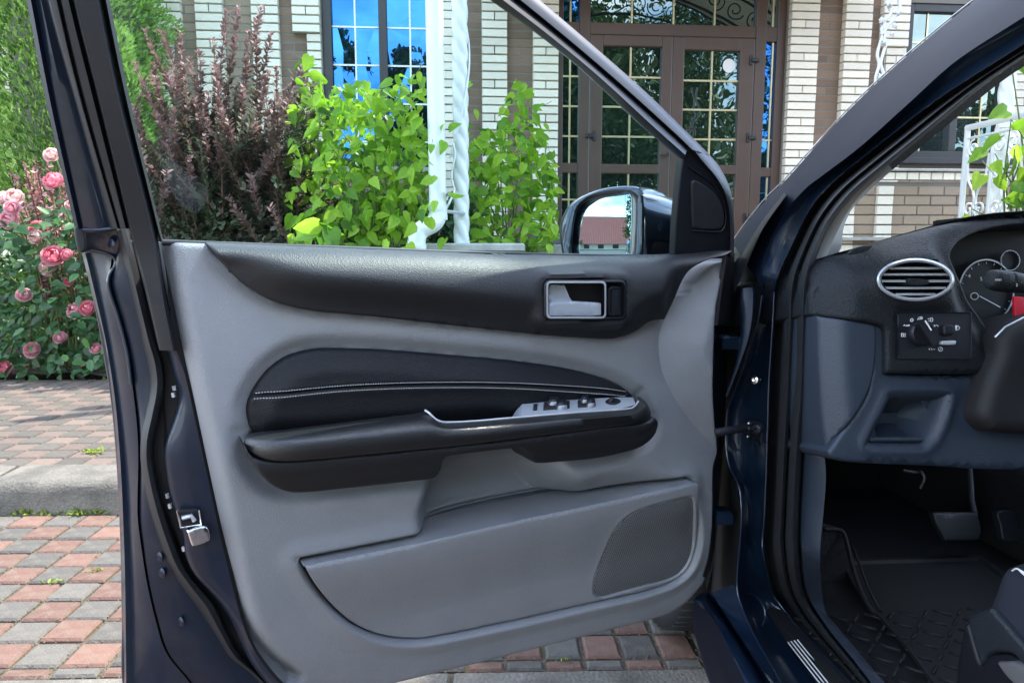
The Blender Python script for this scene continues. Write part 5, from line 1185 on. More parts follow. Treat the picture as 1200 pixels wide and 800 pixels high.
# ------------------------------------------------------------------ dashboard
DFn = nrm(-FB*math.cos(math.radians(10))+np.array([0, 0, math.sin(math.radians(10))]))
DF = Frame(CAMP+ray(1073, 330)*1.10, RB, np.cross(DFn, RB))
vent_el = lambda rx, ry, n=40, cx=1073, cy=328: [(cx+rx*math.cos(2*math.pi*k/n), cy+ry*math.sin(2*math.pi*k/n)) for k in range(n)]
V_uv = uvs(DF, vent_el(44.5, 24.3), .0); Sw_px = rrect(1052, 366, 1138.5, 420, 3); Sw_uv = np.array([DF.uv(*p) for p in Sw_px])
pad_px = [(950, 368), (950, 368), (951, 345), (953, 318), (953, 318), (964, 304), (985, 295), (1018, 288), (1034, 281), (1060, 273.5), (1100, 262.5), (1150, 250.5), (1200, 245), (1275, 242), (1275, 242), (1275, 259), (1275, 259), (1200, 262.5), (1160, 268), (1132, 277), (1118, 288), (1114, 303), (1122, 326), (1138, 355), (1158, 383), (1167, 402), (1168, 437), (1168, 437), (1100, 438.5), (1036, 437.5), (1036, 437.5), (1036, 400), (1034, 385), (1020, 379.5), (985, 373.5)]
top_uv = uvs(DF, [(940, 318), (964, 304), (985, 295), (1018, 288), (1034, 281), (1060, 273.5), (1100, 262.5), (1150, 250.5), (1200, 245), (1275, 242)], 0., False)
left_uv = uvs(DF, [(953, 318), (953, 340), (950, 372)], 0., False)
cap_uv = uvs(DF, [(1001, 300), (985, 320), (972, 345), (970, 372)], 0., False)
clus_uv = uvs(DF, [(1275, 259), (1200, 262.5), (1160, 268), (1132, 277), (1118, 288), (1114, 303), (1122, 326), (1138, 355), (1158, 383), (1167, 402)], 0., False)
def w_pad(Q):
    wv = np.zeros(len(Q)); dt = distline(Q, top_uv); t_ = np.clip(1-dt/.07, 0, 1); wv -= .07*(1-np.sqrt(np.maximum(1-t_*t_, 0)))
    dl = distline(Q, left_uv); wv -= .05*(1-sstep(0, .075, dl))
    dcp = distline(Q, cap_uv); wv -= .004*np.exp(-(dcp/.0022)**2)
    dv_ = sdpoly(Q, V_uv); wv += .010*np.exp(-((-dv_)/.02)**2)*(dv_ < 0)+.010*(dv_ >= 0); wv -= .045*sstep(.001, .008, dv_)
    ds_ = sdpoly(Q, Sw_uv); wv = wv*(1-sstep(-.012, -.002, ds_))+.0*sstep(-.012, -.002, ds_); wv -= .003*sstep(-.002, .001, ds_)
    dc_ = distline(Q, clus_uv); wv -= .018*(1-sstep(0, .03, dc_))
    return wv
dash = panel('dashboard', DF, pad_px, M['dash'], car, w=w_pad, edge=.006, depth=.34, grid=.006)
ring('vent_ring', DF, [(vent_el(45.8, 25.6), .004), (vent_el(45.3, 25), .014), (vent_el(43.4, 23.2), .0165), (vent_el(41.2, 21.2), .013), (vent_el(40.4, 20.5), -.004)], M['silver'], dash)
panel('vent_cavity', DF, vent_el(43, 23, 24), M['gap'], dash, w=-.036, edge=0., depth=.003, grid=.03, sub=1)
for k, y in enumerate((314.5, 321.8, 329.6, 337.6, 345.0)):
    hw = 40.5*math.sqrt(max(.02, 1-((y-328)/20.8)**2))
    bl = [[(1073-hw+2*hw*i/10, y-2.2) for i in range(11)], [(1073-hw+2*hw*i/10, y-1.4) for i in range(11)], [(1073-hw+2*hw*i/10, y+1.0) for i in range(11)], [(1073-hw+2*hw*i/10, y+1.6) for i in range(11)]]
    ww = [[-.028+.004*math.sin(math.pi*i/10) for i in range(11)], [.001+.004*math.sin(math.pi*i/10) for i in range(11)], [.002+.004*math.sin(math.pi*i/10) for i in range(11)], [-.026 for i in range(11)]]
    loft('vent_slat', [[DF.hit(x, y_, w_) for (x, y_), w_ in zip(b_, wq)] for b_, wq in zip(bl, ww)], M['ventslat'] if 'ventslat' in M else M.setdefault('ventslat', mk('satin_slat', (.42, .43, .42), .32, metal=.2)), dash, n=22, sharp=40)
panel('vent_tab', DF, [(1064, 327), (1066, 326), (1086, 327.5), (1088, 330.5), (1086, 333.5), (1066, 333.5)], M['dash'], dash, w=.012, edge=.002, depth=.03, grid=.01)
panel('vent_wheel', DF, rrect(1064, 344, 1085, 349, 2.2), M['dash'], dash, w=.0, edge=.002, depth=.02, grid=.01, sub=1)
# light switch panel
swp = panel('light_switch_panel', DF, Sw_px, M['satin'], dash, w=.0015, edge=0., depth=.01, grid=.2, sub=1)
ring('switch_frame', DF, [(rrect(1051.5, 365.5, 1139, 420.5, 3), -.002), (rrect(1051.8, 365.8, 1138.7, 420.2, 3), .0030), (rrect(1053, 367, 1137.5, 419, 2.5), .0024), (rrect(1053.5, 367.5, 1137, 418.5, 2.5), .0)], M['satin'], dash)
c = DF.uv(1078.5, 390.5, .002); th = np.linspace(0, 2*math.pi, 33)[:-1]; V = []; F = []
lev = [(.0190, .001), (.0190, .007), (.0165, .0105), (.0155, .0105), (.0150, .009)]
for rr, h in lev:
    for t in th: V.append(DF.world(c[0]+rr*math.cos(t), c[1]+rr*math.sin(t), h))
for i in range(len(lev)-1):
    for k in range(32): F.append([i*32+k, i*32+(k+1) % 32, (i+1)*32+(k+1) % 32, (i+1)*32+k])
F.append([(len(lev)-1)*32+k for k in range(32)])
smooth_angle(fixn(add('rotary_switch', V, F, M['satin'], dash)), 40)
kd = np.array([math.cos(math.radians(-58)), math.sin(math.radians(-58))]); kp = np.array([-kd[1], kd[0]])
def bar(name, a0, a1, hw, h, mat, off=0.):
    pts = []
    for z, s in ((.008, 1.), (h-.002, 1.), (h, .8)):
        for a, b in ((a0, -hw*s), (a1, -hw*s), (a1, hw*s), (a0, hw*s)): q = c+kd*a+kp*(b+off); pts.append(DF.world(q[0], q[1], z))
    o = add(name, pts, [[0, 1, 5, 4], [1, 2, 6, 5], [2, 3, 7, 6], [3, 0, 4, 7], [4, 5, 9, 8], [5, 6, 10, 9], [6, 7, 11, 10], [7, 4, 8, 11], [8, 9, 10, 11]], mat, dash, smooth=False); fixn(o)
bar('switch_grip', -.019, .019, .0062, .024, M['satin']); bar('switch_highlight', -.0185, -.002, .0010, .0252, M['white'], .003)
fxw = panel('dimmer_wheel', DF, rrect(1104, 380, 1117, 393.5, 4), M['black'], dash, w=.008, edge=.004, depth=.01, grid=.01, sub=1)
panel('fog_tab', DF, [(1103, 401), (1104, 399.5), (1119, 399), (1119.5, 402.5), (1118, 404), (1104, 404)], M['silver'], dash, w=.007, edge=.0015, depth=.008, grid=.01)
def mark(px_lines, fr, wv, parent, r=.0006, name='switch_symbol'):
    parts = [tube_geo([fr.hit(x, y, wv) for x, y in ln], r, 5) for ln in px_lines]
    add(name, *merge(parts), M['white'], parent)
circ = lambda x, y, r, n=12: [(x+r*math.cos(2*math.pi*k/n), y+r*math.sin(2*math.pi*k/n)) for k in range(n+1)]
mark([circ(1068.5, 375, 1.6)], DF, .002, dash)
mark([[(1076, 372), (1078, 371.5)], circ(1079.6, 372.2, 1.1, 8), [(1075, 374), (1081, 374)]], DF, .002, dash)
mark([[(1087.5, 373.5), (1089.5, 373.5)], [(1087.5, 376), (1089.5, 376)], [(1090.5, 372.5), (1092.5, 372.5), (1093.2, 374.8), (1092.2, 377), (1090.5, 377), (1090.5, 372.5)]], DF, .002, dash)
mark([[(1059, 382), (1060, 380.5), (1061, 382)], [(1062, 380.5), (1062, 382), (1063.5, 382), (1063.5, 380.5)], circ(1065.2, 381.2, .8, 8)], DF, .002, dash)
mark([[(1056.5, 390.5), (1056.5, 394.5), (1058.5, 394.5), (1058.5, 390.5), (1056.5, 390.5)], [(1060, 391), (1061.5, 391)], [(1060, 392.7), (1061.5, 392.7)], [(1060, 394.3), (1061.5, 394.3)]], DF, .002, dash)
mark([[(1094.5, 380.8), (1096, 382.6)], [(1096, 380.8), (1094.5, 382.6)], [(1097.5, 380.8), (1100, 382.6)]], DF, .002, dash)
mark([[(1121, 381.5), (1121, 387), (1123.5, 386), (1124.6, 384.2), (1123.5, 382.4), (1121, 381.5)], [(1119.8, 381), (1119.8, 387.5)]], DF, .002, dash)
mark([[(1088.5, 408), (1089.5, 410)], [(1091, 408), (1092.5, 410)], [(1094, 409), (1095.5, 409)]], DF, .002, dash)
mark([circ(1102, 409, 2.5, 14), [(1101, 410.5), (1103, 407.8)]], DF, .002, dash, .0004)
mark([circ(1090, 395, 2.0, 10), [(1087, 395), (1088, 395)], [(1092.5, 395), (1093.5, 395)]], DF, .0115, dash, .0005)
# top vent by the screen
panel('screen_vent', DF, [(997, 297), (1003, 290.5), (1020, 288), (1021, 290.5), (1012, 295.5)], M['gap'], dash, w=.002, edge=0., depth=.01, grid=.02)
for k in range(3): tube('vent_fin', [DF.hit(1001+2*k, 295.5-1.6*k, .004), DF.hit(1015+k, 293.3-1.6*k, .004)], .0008, M['dash'], dash, 5)
# instrument cluster
panel('instrument_panel', DF, [(1098, 258), (1280, 240), (1280, 420), (1100, 420)], M['gap'], dash, w=-.115, edge=0., depth=.01, grid=.1, sub=1)
el = lambda cx, cy, rx, ry, n=48: [(cx+rx*math.cos(2*math.pi*k/n), cy+ry*math.sin(2*math.pi*k/n)) for k in range(n)]
def gauge(cx, cy, rx, ry, wv, sc_):
    ring('gauge_ring', DF, [(el(cx, cy, rx, ry), wv), (el(cx, cy, rx*.985, ry*.985), wv+.008), (el(cx, cy, rx*.95, ry*.95), wv+.008), (el(cx, cy, rx*.93, ry*.93), wv)], M['silver'], dash)
    panel('gauge_face', DF, el(cx, cy, rx*.96, ry*.96, 32), M['black'], dash, w=wv+.002, edge=0., depth=.004, grid=.05, sub=1)
    tk = []
    for k in range(15):
        a = math.radians(140+260*k/14); tk.append([(cx+rx*.84*math.cos(a), cy+ry*.84*math.sin(a)), (cx+rx*.90*math.cos(a), cy+ry*.90*math.sin(a))])
    mark(tk, DF, wv+.0028, dash, .0005*sc_, 'gauge_ticks')
gauge(1156, 341, 33, 38, -.108, 1.); gauge(1184, 305, 11.5, 12, -.106, .7); gauge(1255, 341, 33, 38, -.108, 1.)
def text(s, px, py, fr, wv, size, parent, name):
    cu = bpy.data.curves.new(name, 'FONT'); cu.body = s; cu.size = size; cu.align_x = 'CENTER'; cu.align_y = 'CENTER'
    tmp = bpy.data.objects.new(name, cu); me = bpy.data.meshes.new_from_object(tmp); bpy.data.objects.remove(tmp)
    V = np.array([v.co for v in me.vertices]); q = fr.uv(px, py, wv); F = [list(p.vertices) for p in me.polygons]
    return add(name, fr.world(V[:, 0]+q[0], V[:, 1]+q[1], np.full(len(V), wv)), F, M['white'], parent, smooth=False)
for s, x, y in (('4', 1136, 323.5), ('5', 1150, 327), ('6', 1166, 334)): text(s, x, y, DF, -.1035, .0085, dash, 'gauge_numeral')
mark([el(1142, 347, 4.5, 4, 14)+[(1146.5, 347)]], DF, -.1035, dash, .0006, 'gauge_ring_small')
tube('gauge_needle', [DF.hit(1148, 347, -.101), DF.hit(1172, 360, -.101)], .0008, M['silver'], dash, 5)
panel('red_trim', DF, [(1188, 347), (1188, 347), (1230, 352), (1230, 352), (1230, 380), (1189.5, 373), (1189.5, 373)], M['red'], dash, w=-.03, edge=.001, depth=.004, grid=.05)
# column shroud, stalk, steering wheel
panel('column_shroud', DF, [(1166, 396), (1180, 382), (1200, 372), (1240, 362), (1280, 362), (1280, 512), (1240, 510), (1165, 506), (1148, 498), (1141, 484), (1144, 465), (1152, 440), (1162, 415)], M['gap'], dash, w=.03, edge=.02, depth=.12, grid=.02)
tube('shroud_seam', [DF.hit(1166, 395, .045), DF.hit(1178, 383, .05), DF.hit(1200, 372, .052), DF.hit(1230, 364, .05)], .0014, M['silver'], dash, 6)
SP = [DF.hit(x, y, wv) for x, y, wv in ((1157.5, 327, .125), (1158.5, 327.2, .125), (1160, 327.5, .125), (1166, 328.3, .125), (1174, 329.4, .124), (1179, 330, .123), (1180, 330, .123), (1181.5, 330.2, .123), (1190, 331.3, .12), (1200, 332.6, .115), (1203, 333, .113), (1230, 336, .10), (1270, 340, .08))]
tube('stalk', SP, [.004, .0105, .0125, .0140, .0145, .0145, .0130, .0145, .0140, .0130, .0118, .009, .008], M['dash'], dash, 20)
text('RESET', 1170, 328, DF, .1408, .0034, dash, 'stalk_lettering'); text('2', 1191.5, 334, DF, .1375, .0055, dash, 'stalk_lettering')
swc = DF.world(.385, -.07, .28); sn = DF.n; P = []
for k in range(49):
    t = 2*math.pi*k/48; P.append(swc+.185*(DF.u*math.cos(t)+DF.v*math.sin(t)))
tube('steering_wheel', P, .016, M['armpad'], car, 12)
for a in (0, math.pi, -math.pi/2): tube('wheel_spoke', [swc-sn*.03, swc+.18*(DF.u*math.cos(a)+DF.v*math.sin(a))], .018, M['black'], car, 8)
tube('steering_column', [swc-sn*.03, swc-sn*.22], .05, M['black'], car, 14)
# knee panel, end cap, cubby
cub_px = [(1046, 461.5), (1109, 461), (1112, 464), (1107, 485), (1098, 508), (1088, 521), (1076, 525), (1018, 523.5), (1015, 519), (1028, 492), (1041, 466)]
C_uv = uvs(DF, cub_px, -.012)
knee_px = [(1020, 380), (1034, 386), (1037, 410), (1037, 438), (1037, 438), (1100, 440), (1190, 440), (1275, 440), (1275, 551), (1275, 551), (1170, 550), (1080, 545), (985, 540), (968, 529), (968, 529), (985, 505), (1010, 470), (1018, 440)]
def w_knee(Q):
    d = sdpoly(Q, C_uv); return -.012-.06*sstep(0., .028, d)+.004*np.exp(-((-d-.006)/.006)**2)*(d < 0)
kneep = panel('knee_panel', DF, knee_px, M['knee'], dash, w=w_knee, edge=.006, depth=.10, grid=.008, feats=[(np.vstack([C_uv, C_uv[:1]]), (-.012, -.008, -.005, -.002, 0, .003, .007, .012, .018, .024))])
tube('cubby_lip', catmull([DF.hit(*p, -.02) for p in ((1018, 514.5), (1050, 514.5), (1079, 514.5))], False, 3), .004, M['knee'], dash, 8)
cap_px = [(958.5, 369.5), (958.5, 369.5), (985, 374), (1018, 379.5), (1025, 386), (1025.5, 410), (1022, 440), (1015, 462), (1000, 488), (969, 528), (969, 528), (963, 490), (960, 440), (959, 400)]
panel('dash_end_cap', DF, cap_px, M['knee'], dash, w=lambda Q: -.006-.03*(1-sstep(0, .05, distline(Q, uvs(DF, [(958, 365), (960, 440), (968, 530)], 0., False)))), edge=.005, depth=.10, grid=.01)
# pedals
M['pedal'] = mk('pedal_rubber', (.014, .017, .020), .5)
def fpt(px, py, f):      # a point in the plane across the car at forward distance f
    d = ray(px, py); t = (FB@(BO+FB*f-CAMP))/(FB@d); return CAMP+d*t
PF = Frame(B(-.06, .3, 0), RB, nrm(np.array([0, 0, 1.])+FB*.35))
panel('brake_pedal', PF, [(1093, 601.5), (1096, 600), (1140, 600), (1144, 602), (1149, 619), (1147, 628), (1143, 632.5), (1110, 633), (1106, 630), (1097, 615)], M['pedal'], car, w=.0, edge=.004, depth=.012, grid=.01)
tube('pedal_arm', [PF.hit(1143, 604, -.012), PF.hit(1139, 585, -.02), PF.hit(1137, 550, -.03), PF.hit(1137, 520, -.05)], .006, M['darkmetal'], car, 8)
panel('accelerator', PF, [(1168, 600), (1185, 598), (1192, 612), (1195, 632), (1176, 633), (1171, 615)], M['pedal'], car, w=.0, edge=.004, depth=.012, grid=.01)
tube('wiring_loom', catmull([PF.hit(1058, 551, -.03), PF.hit(1072, 553, -.03), PF.hit(1080, 553, -.02), PF.hit(1083, 561, -.02), PF.hit(1078, 572, -.03)], False, 5), .0035, M['darkmetal'], car, 6)
# rubber mat on the floor with a raised rim and chevrons
def floorpt(px, py, z=.31): d = ray(px, py); t = (z-CAMZ)/d[2]; return CAMP+d*t
mo = [floorpt(x, y) for x, y in ((985, 660), (1000, 690), (1027, 724), (1060, 760), (1100, 815), (1230, 820), (1210, 700), (1150, 655))]
mc_ = np.mean(mo, 0); V = [p+np.array([0, 0, .002]) for p in mo]+[p+np.array([0, 0, .010]) for p in mo]+[(p-mc_)*.95+mc_+np.array([0, 0, .010]) for p in mo]+[(p-mc_)*.93+mc_+np.array([0, 0, .004]) for p in mo]
n = len(mo); F = [[i*n+k, i*n+(k+1) % n, (i+1)*n+(k+1) % n, (i+1)*n+k] for i in range(3) for k in range(n)]+[[3*n+k for k in range(n)]]
fm_ = fixn(add('floor_mat', V, F, M['mat'], car, smooth=False))
parts = []
for i in range(-4, 7):
    for j in range(-4, 5):
        a = floorpt(1080, 770, .315)+FB*.034*j+RB*.034*i; dr = (FB+RB) if (i+j) % 2 else (FB-RB); parts.append(tube_geo([a-dr*.011, a+dr*.011], .0028, 5))
add('tread_ribs', *merge(parts), M['mat'], fm_)
tube('mat_rim', catmull([PF.hit(966, 620, .0), PF.hit(984, 620.5, .0), PF.hit(991, 630, .01)]+[floorpt(x, y, .36-.05*(y-655)/70) for x, y in ((997, 655), (1006, 685), (1017, 708), (1029, 722))], False, 5), .0045, M['mat'], fm_, 8)
tube('mat_rim', catmull([PF.hit(998, 637, .0)]+[floorpt(x, y, .36-.05*(y-655)/70) for x, y in ((1007, 660), (1018, 690), (1032, 716))], False, 5), .003, M['mat'], fm_, 8)
panel('foot_rest', PF, [(950, 618), (984, 619), (993, 640), (1003, 676), (1000, 700), (960, 690)], M['carpet'], car, w=-.004, edge=.006, depth=.08, grid=.03)
M['valance'] = mk('seat_plastic', (.014, .018, .024), .5, bump=('voronoi', 400, .6, .001))
# seat: cushion side, valance, lever
SFr = Frame(B(-.45, .26, 0), (.1045, -.9945, 0), (0, 0, 1))
seat = panel('seat', SFr, [(1230, 655), (1200, 660), (1188, 667), (1180, 688), (1172, 708), (1167, 718), (1175, 735), (1200, 762), (1230, 790), (1300, 800), (1300, 640)], M['seat'], car, w=0., edge=.03, depth=.40, grid=.02)
for k, ln in enumerate((((1186, 668.5), (1192, 666), (1200, 673), (1215, 685)), ((1193, 666.5), (1203, 672), (1220, 683)))): tube('piping', catmull([SFr.hit(x, y, .002) for x, y in ln], False, 4), .0012, M['white'], seat, 6)
panel('seat_valance', SFr, [(1138, 728), (1146, 718), (1162, 711.5), (1170, 718), (1200, 752), (1235, 790), (1235, 800), (1205, 780), (1190, 766), (1170, 764), (1160, 768), (1152, 775)], M['valance'], seat, w=.012, edge=.006, depth=.06, grid=.01)
panel('seat_side_cover', SFr, [(1137, 729), (1152, 776), (1160, 769), (1172, 765), (1192, 768), (1235, 800), (1260, 860), (1122, 860), (1124, 795), (1129, 755)], M['black'], seat, w=.006, edge=.006, depth=.05, grid=.02)
panel('seat_lever', SFr, [(1172, 776), (1180, 774.5), (1194, 775.5), (1230, 795), (1230, 815), (1205, 810), (1185, 795)], M['silver2'] if 'silver2' in M else M.setdefault('silver2', mk('grey_lever', (.12, .12, .12), .35)), seat, w=.022, edge=.006, depth=.012, grid=.01)
cbox('seat_base', -1.25, -.72, .30, .70, .30, .52, M['seat'], bev=.05); cbox('seat_back', -1.45, -1.25, .30, .70, .40, 1.15, M['seat'], bev=.06)
# ================================================================== plants
LB = {}
LB['oval'] = (np.array([(0, 0, 0), (0, .45, -.05), (0, 1, -.16), (-.27, .22, .04), (-.27, .62, .0), (.27, .22, .04), (.27, .62, .0)]), [[0, 1, 4, 3], [1, 2, 4], [0, 5, 6, 1], [1, 6, 2]])
LB['heart'] = (np.array([(0, 0, 0), (0, .45, -.05), (0, 1.05, -.22), (-.20, -.13, .06), (-.38, .10, .13), (-.37, .40, .10), (-.21, .76, -.04), (.20, -.13, .05), (.40, .10, .11), (.39, .40, .07), (.22, .76, -.06)]),
               [[0, 1, 5, 4], [0, 4, 3], [1, 2, 6], [1, 6, 5], [0, 8, 9, 1], [0, 7, 8], [1, 10, 2], [1, 9, 10]])
LB['vine'] = (np.array([(0, 0, 0), (0, .45, -.06), (0, 1.1, -.30), (-.20, .10, .08), (-.33, .38, .10), (-.20, .76, -.06), (.20, .10, .07), (.34, .38, .07), (.19, .76, -.08)]), [[0, 1, 4, 3], [1, 5, 4], [1, 2, 5], [0, 6, 7, 1], [1, 7, 8], [1, 8, 2]])
LB['spray'] = (np.array([(0, 0, 0), (-.12, .25, .02), (.12, .25, .02), (-.42, .55, .05), (-.16, .55, .0), (.16, .55, .0), (.42, .55, .05), (-.25, .9, .03), (0, 1, -.05), (.25, .9, .03), (0, .7, 0)]),
               [[0, 2, 5, 4, 1], [1, 4, 3], [2, 6, 5], [4, 10, 7], [5, 9, 10], [4, 5, 10], [10, 8, 7], [10, 9, 8]])
LB['spray'][0][:, 0] *= .62
def basis(D, Nn):
    D = D/np.linalg.norm(D, axis=1, keepdims=True); X = np.cross(D, Nn); X /= np.maximum(np.linalg.norm(X, axis=1, keepdims=True), 1e-9); Z = np.cross(X, D); return np.stack([X, D, Z], 2)
def foliage(name, P, D, Nn, S, tint, kind, mat, parent, stuff=True):
    V0, F0 = LB[kind]; Rm = basis(D, Nn); n = len(P); k = len(V0)
    V = (np.einsum('nij,kj->nki', Rm, V0)*S[:, None, None]+P[:, None, :]).reshape(-1, 3)
    base = chain(parent); V = V-base
    fl = np.array([x for f in F0 for x in f]); ln = np.array([len(f) for f in F0])
    loops = (np.arange(n)[:, None]*k+fl[None]).ravel(); lt = np.tile(ln, n); ls = np.r_[0, np.cumsum(lt)[:-1]]
    me = bpy.data.meshes.new(name); me.vertices.add(len(V)); me.vertices.foreach_set('co', V.ravel().astype(np.float32)); me.loops.add(len(loops)); me.loops.foreach_set('vertex_index', loops.astype(np.int32))
    me.polygons.add(len(lt)); me.polygons.foreach_set('loop_start', ls.astype(np.int32)); me.polygons.foreach_set('loop_total', lt.astype(np.int32)); me.update(calc_edges=True)
    at = me.attributes.new('tint', 'FLOAT', 'POINT'); at.data.foreach_set('value', np.repeat(tint, k).astype(np.float32))
    me.polygons.foreach_set('use_smooth', np.ones(len(lt), bool)); me.materials.append(mat); me.validate()
    o = bpy.data.objects.new(name, me); COL.objects.link(o); o.parent = parent
    if stuff: o['kind'] = 'stuff'
    return o
_lm = {}
def single_leaves(name, P, D, Nn, S, tint, kind, mat, parent):
    V0, F0 = LB[kind]; Rm = basis(D, Nn); base = chain(parent)
    for i in range(len(P)):
        key = (kind, mat.name, int(min(.79, max(0, tint[i]))*5))
        if key not in _lm:
            me = bpy.data.meshes.new(name); me.from_pydata([tuple(v) for v in V0], [], F0); at = me.attributes.new('tint', 'FLOAT', 'POINT'); at.data.foreach_set('value', np.full(len(V0), (key[2]+.5)/5-.1, np.float32))
            me.polygons.foreach_set('use_smooth', np.ones(len(F0), bool)); me.materials.append(mat); _lm[key] = me
        o = bpy.data.objects.new(name, _lm[key]); COL.objects.link(o); o.parent = parent
        m4 = Matrix([[*(Rm[i, r, :]*S[i]), P[i, r]-base[r]] for r in range(3)]+[[0, 0, 0, 1]]); o.matrix_basis = m4
def rdir(n, up=0., horiz=1.): d = rng.normal(size=(n, 3))*np.array([horiz, horiz, 1]); d[:, 2] += up; return d/np.linalg.norm(d, axis=1, keepdims=True)
M['berberis'] = leaf_mat('berberis_leaves', [(0, (.048, .115, .038)), (.38, (.098, .118, .060)), (.66, (.22, .130, .112)), (1, (.52, .29, .28))], .30, .5)
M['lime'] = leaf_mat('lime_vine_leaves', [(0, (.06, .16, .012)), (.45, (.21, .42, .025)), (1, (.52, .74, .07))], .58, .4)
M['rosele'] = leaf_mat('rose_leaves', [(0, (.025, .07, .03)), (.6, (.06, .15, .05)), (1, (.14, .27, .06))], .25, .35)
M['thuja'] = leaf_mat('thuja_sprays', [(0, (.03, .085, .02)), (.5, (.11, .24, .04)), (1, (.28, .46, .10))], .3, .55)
M['weed'] = leaf_mat('weed_leaves', [(0, (.12, .20, .03)), (1, (.32, .40, .06))], .3, .5)

# ---- barberry with upright arching shoots
bx = colpt(275, 300, 5.15); bb = thing('barberry_shrub', 'tall barberry shrub with dark red arching shoots behind the door glass', 'shrub', (bx[0], 5.15, .1))
tips = [(169, 36, 5.3), (157, 72, 5.2), (189, 38, 5.4), (212, 38, 5.3), (249, 47, 5.4), (234, 62, 5.3), (266, 15, 5.3), (279, 9, 5.4), (306, 8, 5.35), (300, 25, 5.3), (318, 40, 5.3), (292, 40, 5.2), (222, 70, 5.2), (200, 80, 5.2), (178, 90, 5.1), (182, 135, 4.9), (163, 161, 4.85), (223, 184, 4.85), (268, 142, 4.9), (311, 184, 4.9), (330, 184, 4.95), (266, 232, 4.75), (379, 169, 5.1), (360, 76, 5.2), (345, 110, 5.15), (318, 120, 5.1), (285, 100, 5.1), (245, 110, 5.0), (255, 75, 5.2), (204, 130, 4.9), (196, 200, 4.8), (390, 215, 4.95), (375, 235, 4.9), (350, 195, 4.9), (152, 120, 5.0), (300, 150, 5.0), (240, 160, 4.95)]
allt = [(x, y, Y, 1.) for x, y, Y in tips]+[(random.uniform(150, 392), random.uniform(95, 300), random.uniform(4.8, 5.6), .35) for _ in range(120)]+[(random.uniform(155, 388), random.uniform(60, 250)+abs(random.gauss(0, 20)), random.uniform(4.75, 5.3), .9) for _ in range(55)]
P, D, Nn, S, Ti = [], [], [], [], []; st = []
for x, y, Y, red in allt:
    tip = colpt(x, y, Y); bs = np.array([bx[0]+random.gauss(0, .28)+(tip[0]-bx[0])*.35, 5.2+random.gauss(0, .12), .12])
    mid = (bs+tip)/2+np.array([(bs[0]-tip[0])*.12, 0, .12+.1*random.random()])
    C_ = catmull([bs, mid, tip], False, 14); st.append(tube_geo(C_, np.linspace(.009, .0025, len(C_)), 5))
    Ln = np.linalg.norm(np.diff(C_, axis=0), axis=1).sum(); n = int(Ln*(78 if red > .5 else 62)); C2 = resample(C_, n)
    for i in range(int(n*.18), n):
        t = i/n; tg = C2[min(i+1, n-1)]-C2[max(i-1, 0)]; tg = tg/max(1e-6, np.linalg.norm(tg))
        for _ in range(2):
            a = rng.normal(size=3); a -= tg*(a@tg); a /= np.linalg.norm(a)
            P.append(C2[i]+a*.006); D.append(tg*random.uniform(.5, 1.)+a*random.uniform(.5, 1.)); Nn.append(tg*1.-a*.3+np.array([0, 0, .2])); S.append(random.uniform(.034, .058)*(1.12-.35*max(0, t-.75)/.25))
            Ti.append(np.clip((t-.30)*1.15*(.55+.45*red)+random.uniform(-.16, .12)-(.10 if red < .5 else 0), 0, .95))
    # bushy side twigs lower down
    for _ in range(int(9)):
        k = random.randint(int(n*.2), int(n*.65)); q = C2[k]; dirn = rng.normal(size=3); dirn[2] = abs(dirn[2])*.8+.2; dirn /= np.linalg.norm(dirn); l = random.uniform(.12, .28)
        for i in range(16):
            a = rng.normal(size=3); a /= np.linalg.norm(a); P.append(q+dirn*l*i/16+a*.006); D.append(dirn*.6+a*.8); Nn.append(np.array([0, -.2, 1.])+.5*rng.normal(size=3)); S.append(random.uniform(.036, .056)); Ti.append(np.clip(.12+.2*random.random()+.25*i/16*red, 0, 1))
add('stems', *merge(st), M['stemred'], bb)
P, D, Nn, S, Ti = map(np.array, (P, D, Nn, S, Ti)); foliage('foliage', P, D, Nn, S, Ti, 'oval', M['berberis'], bb)

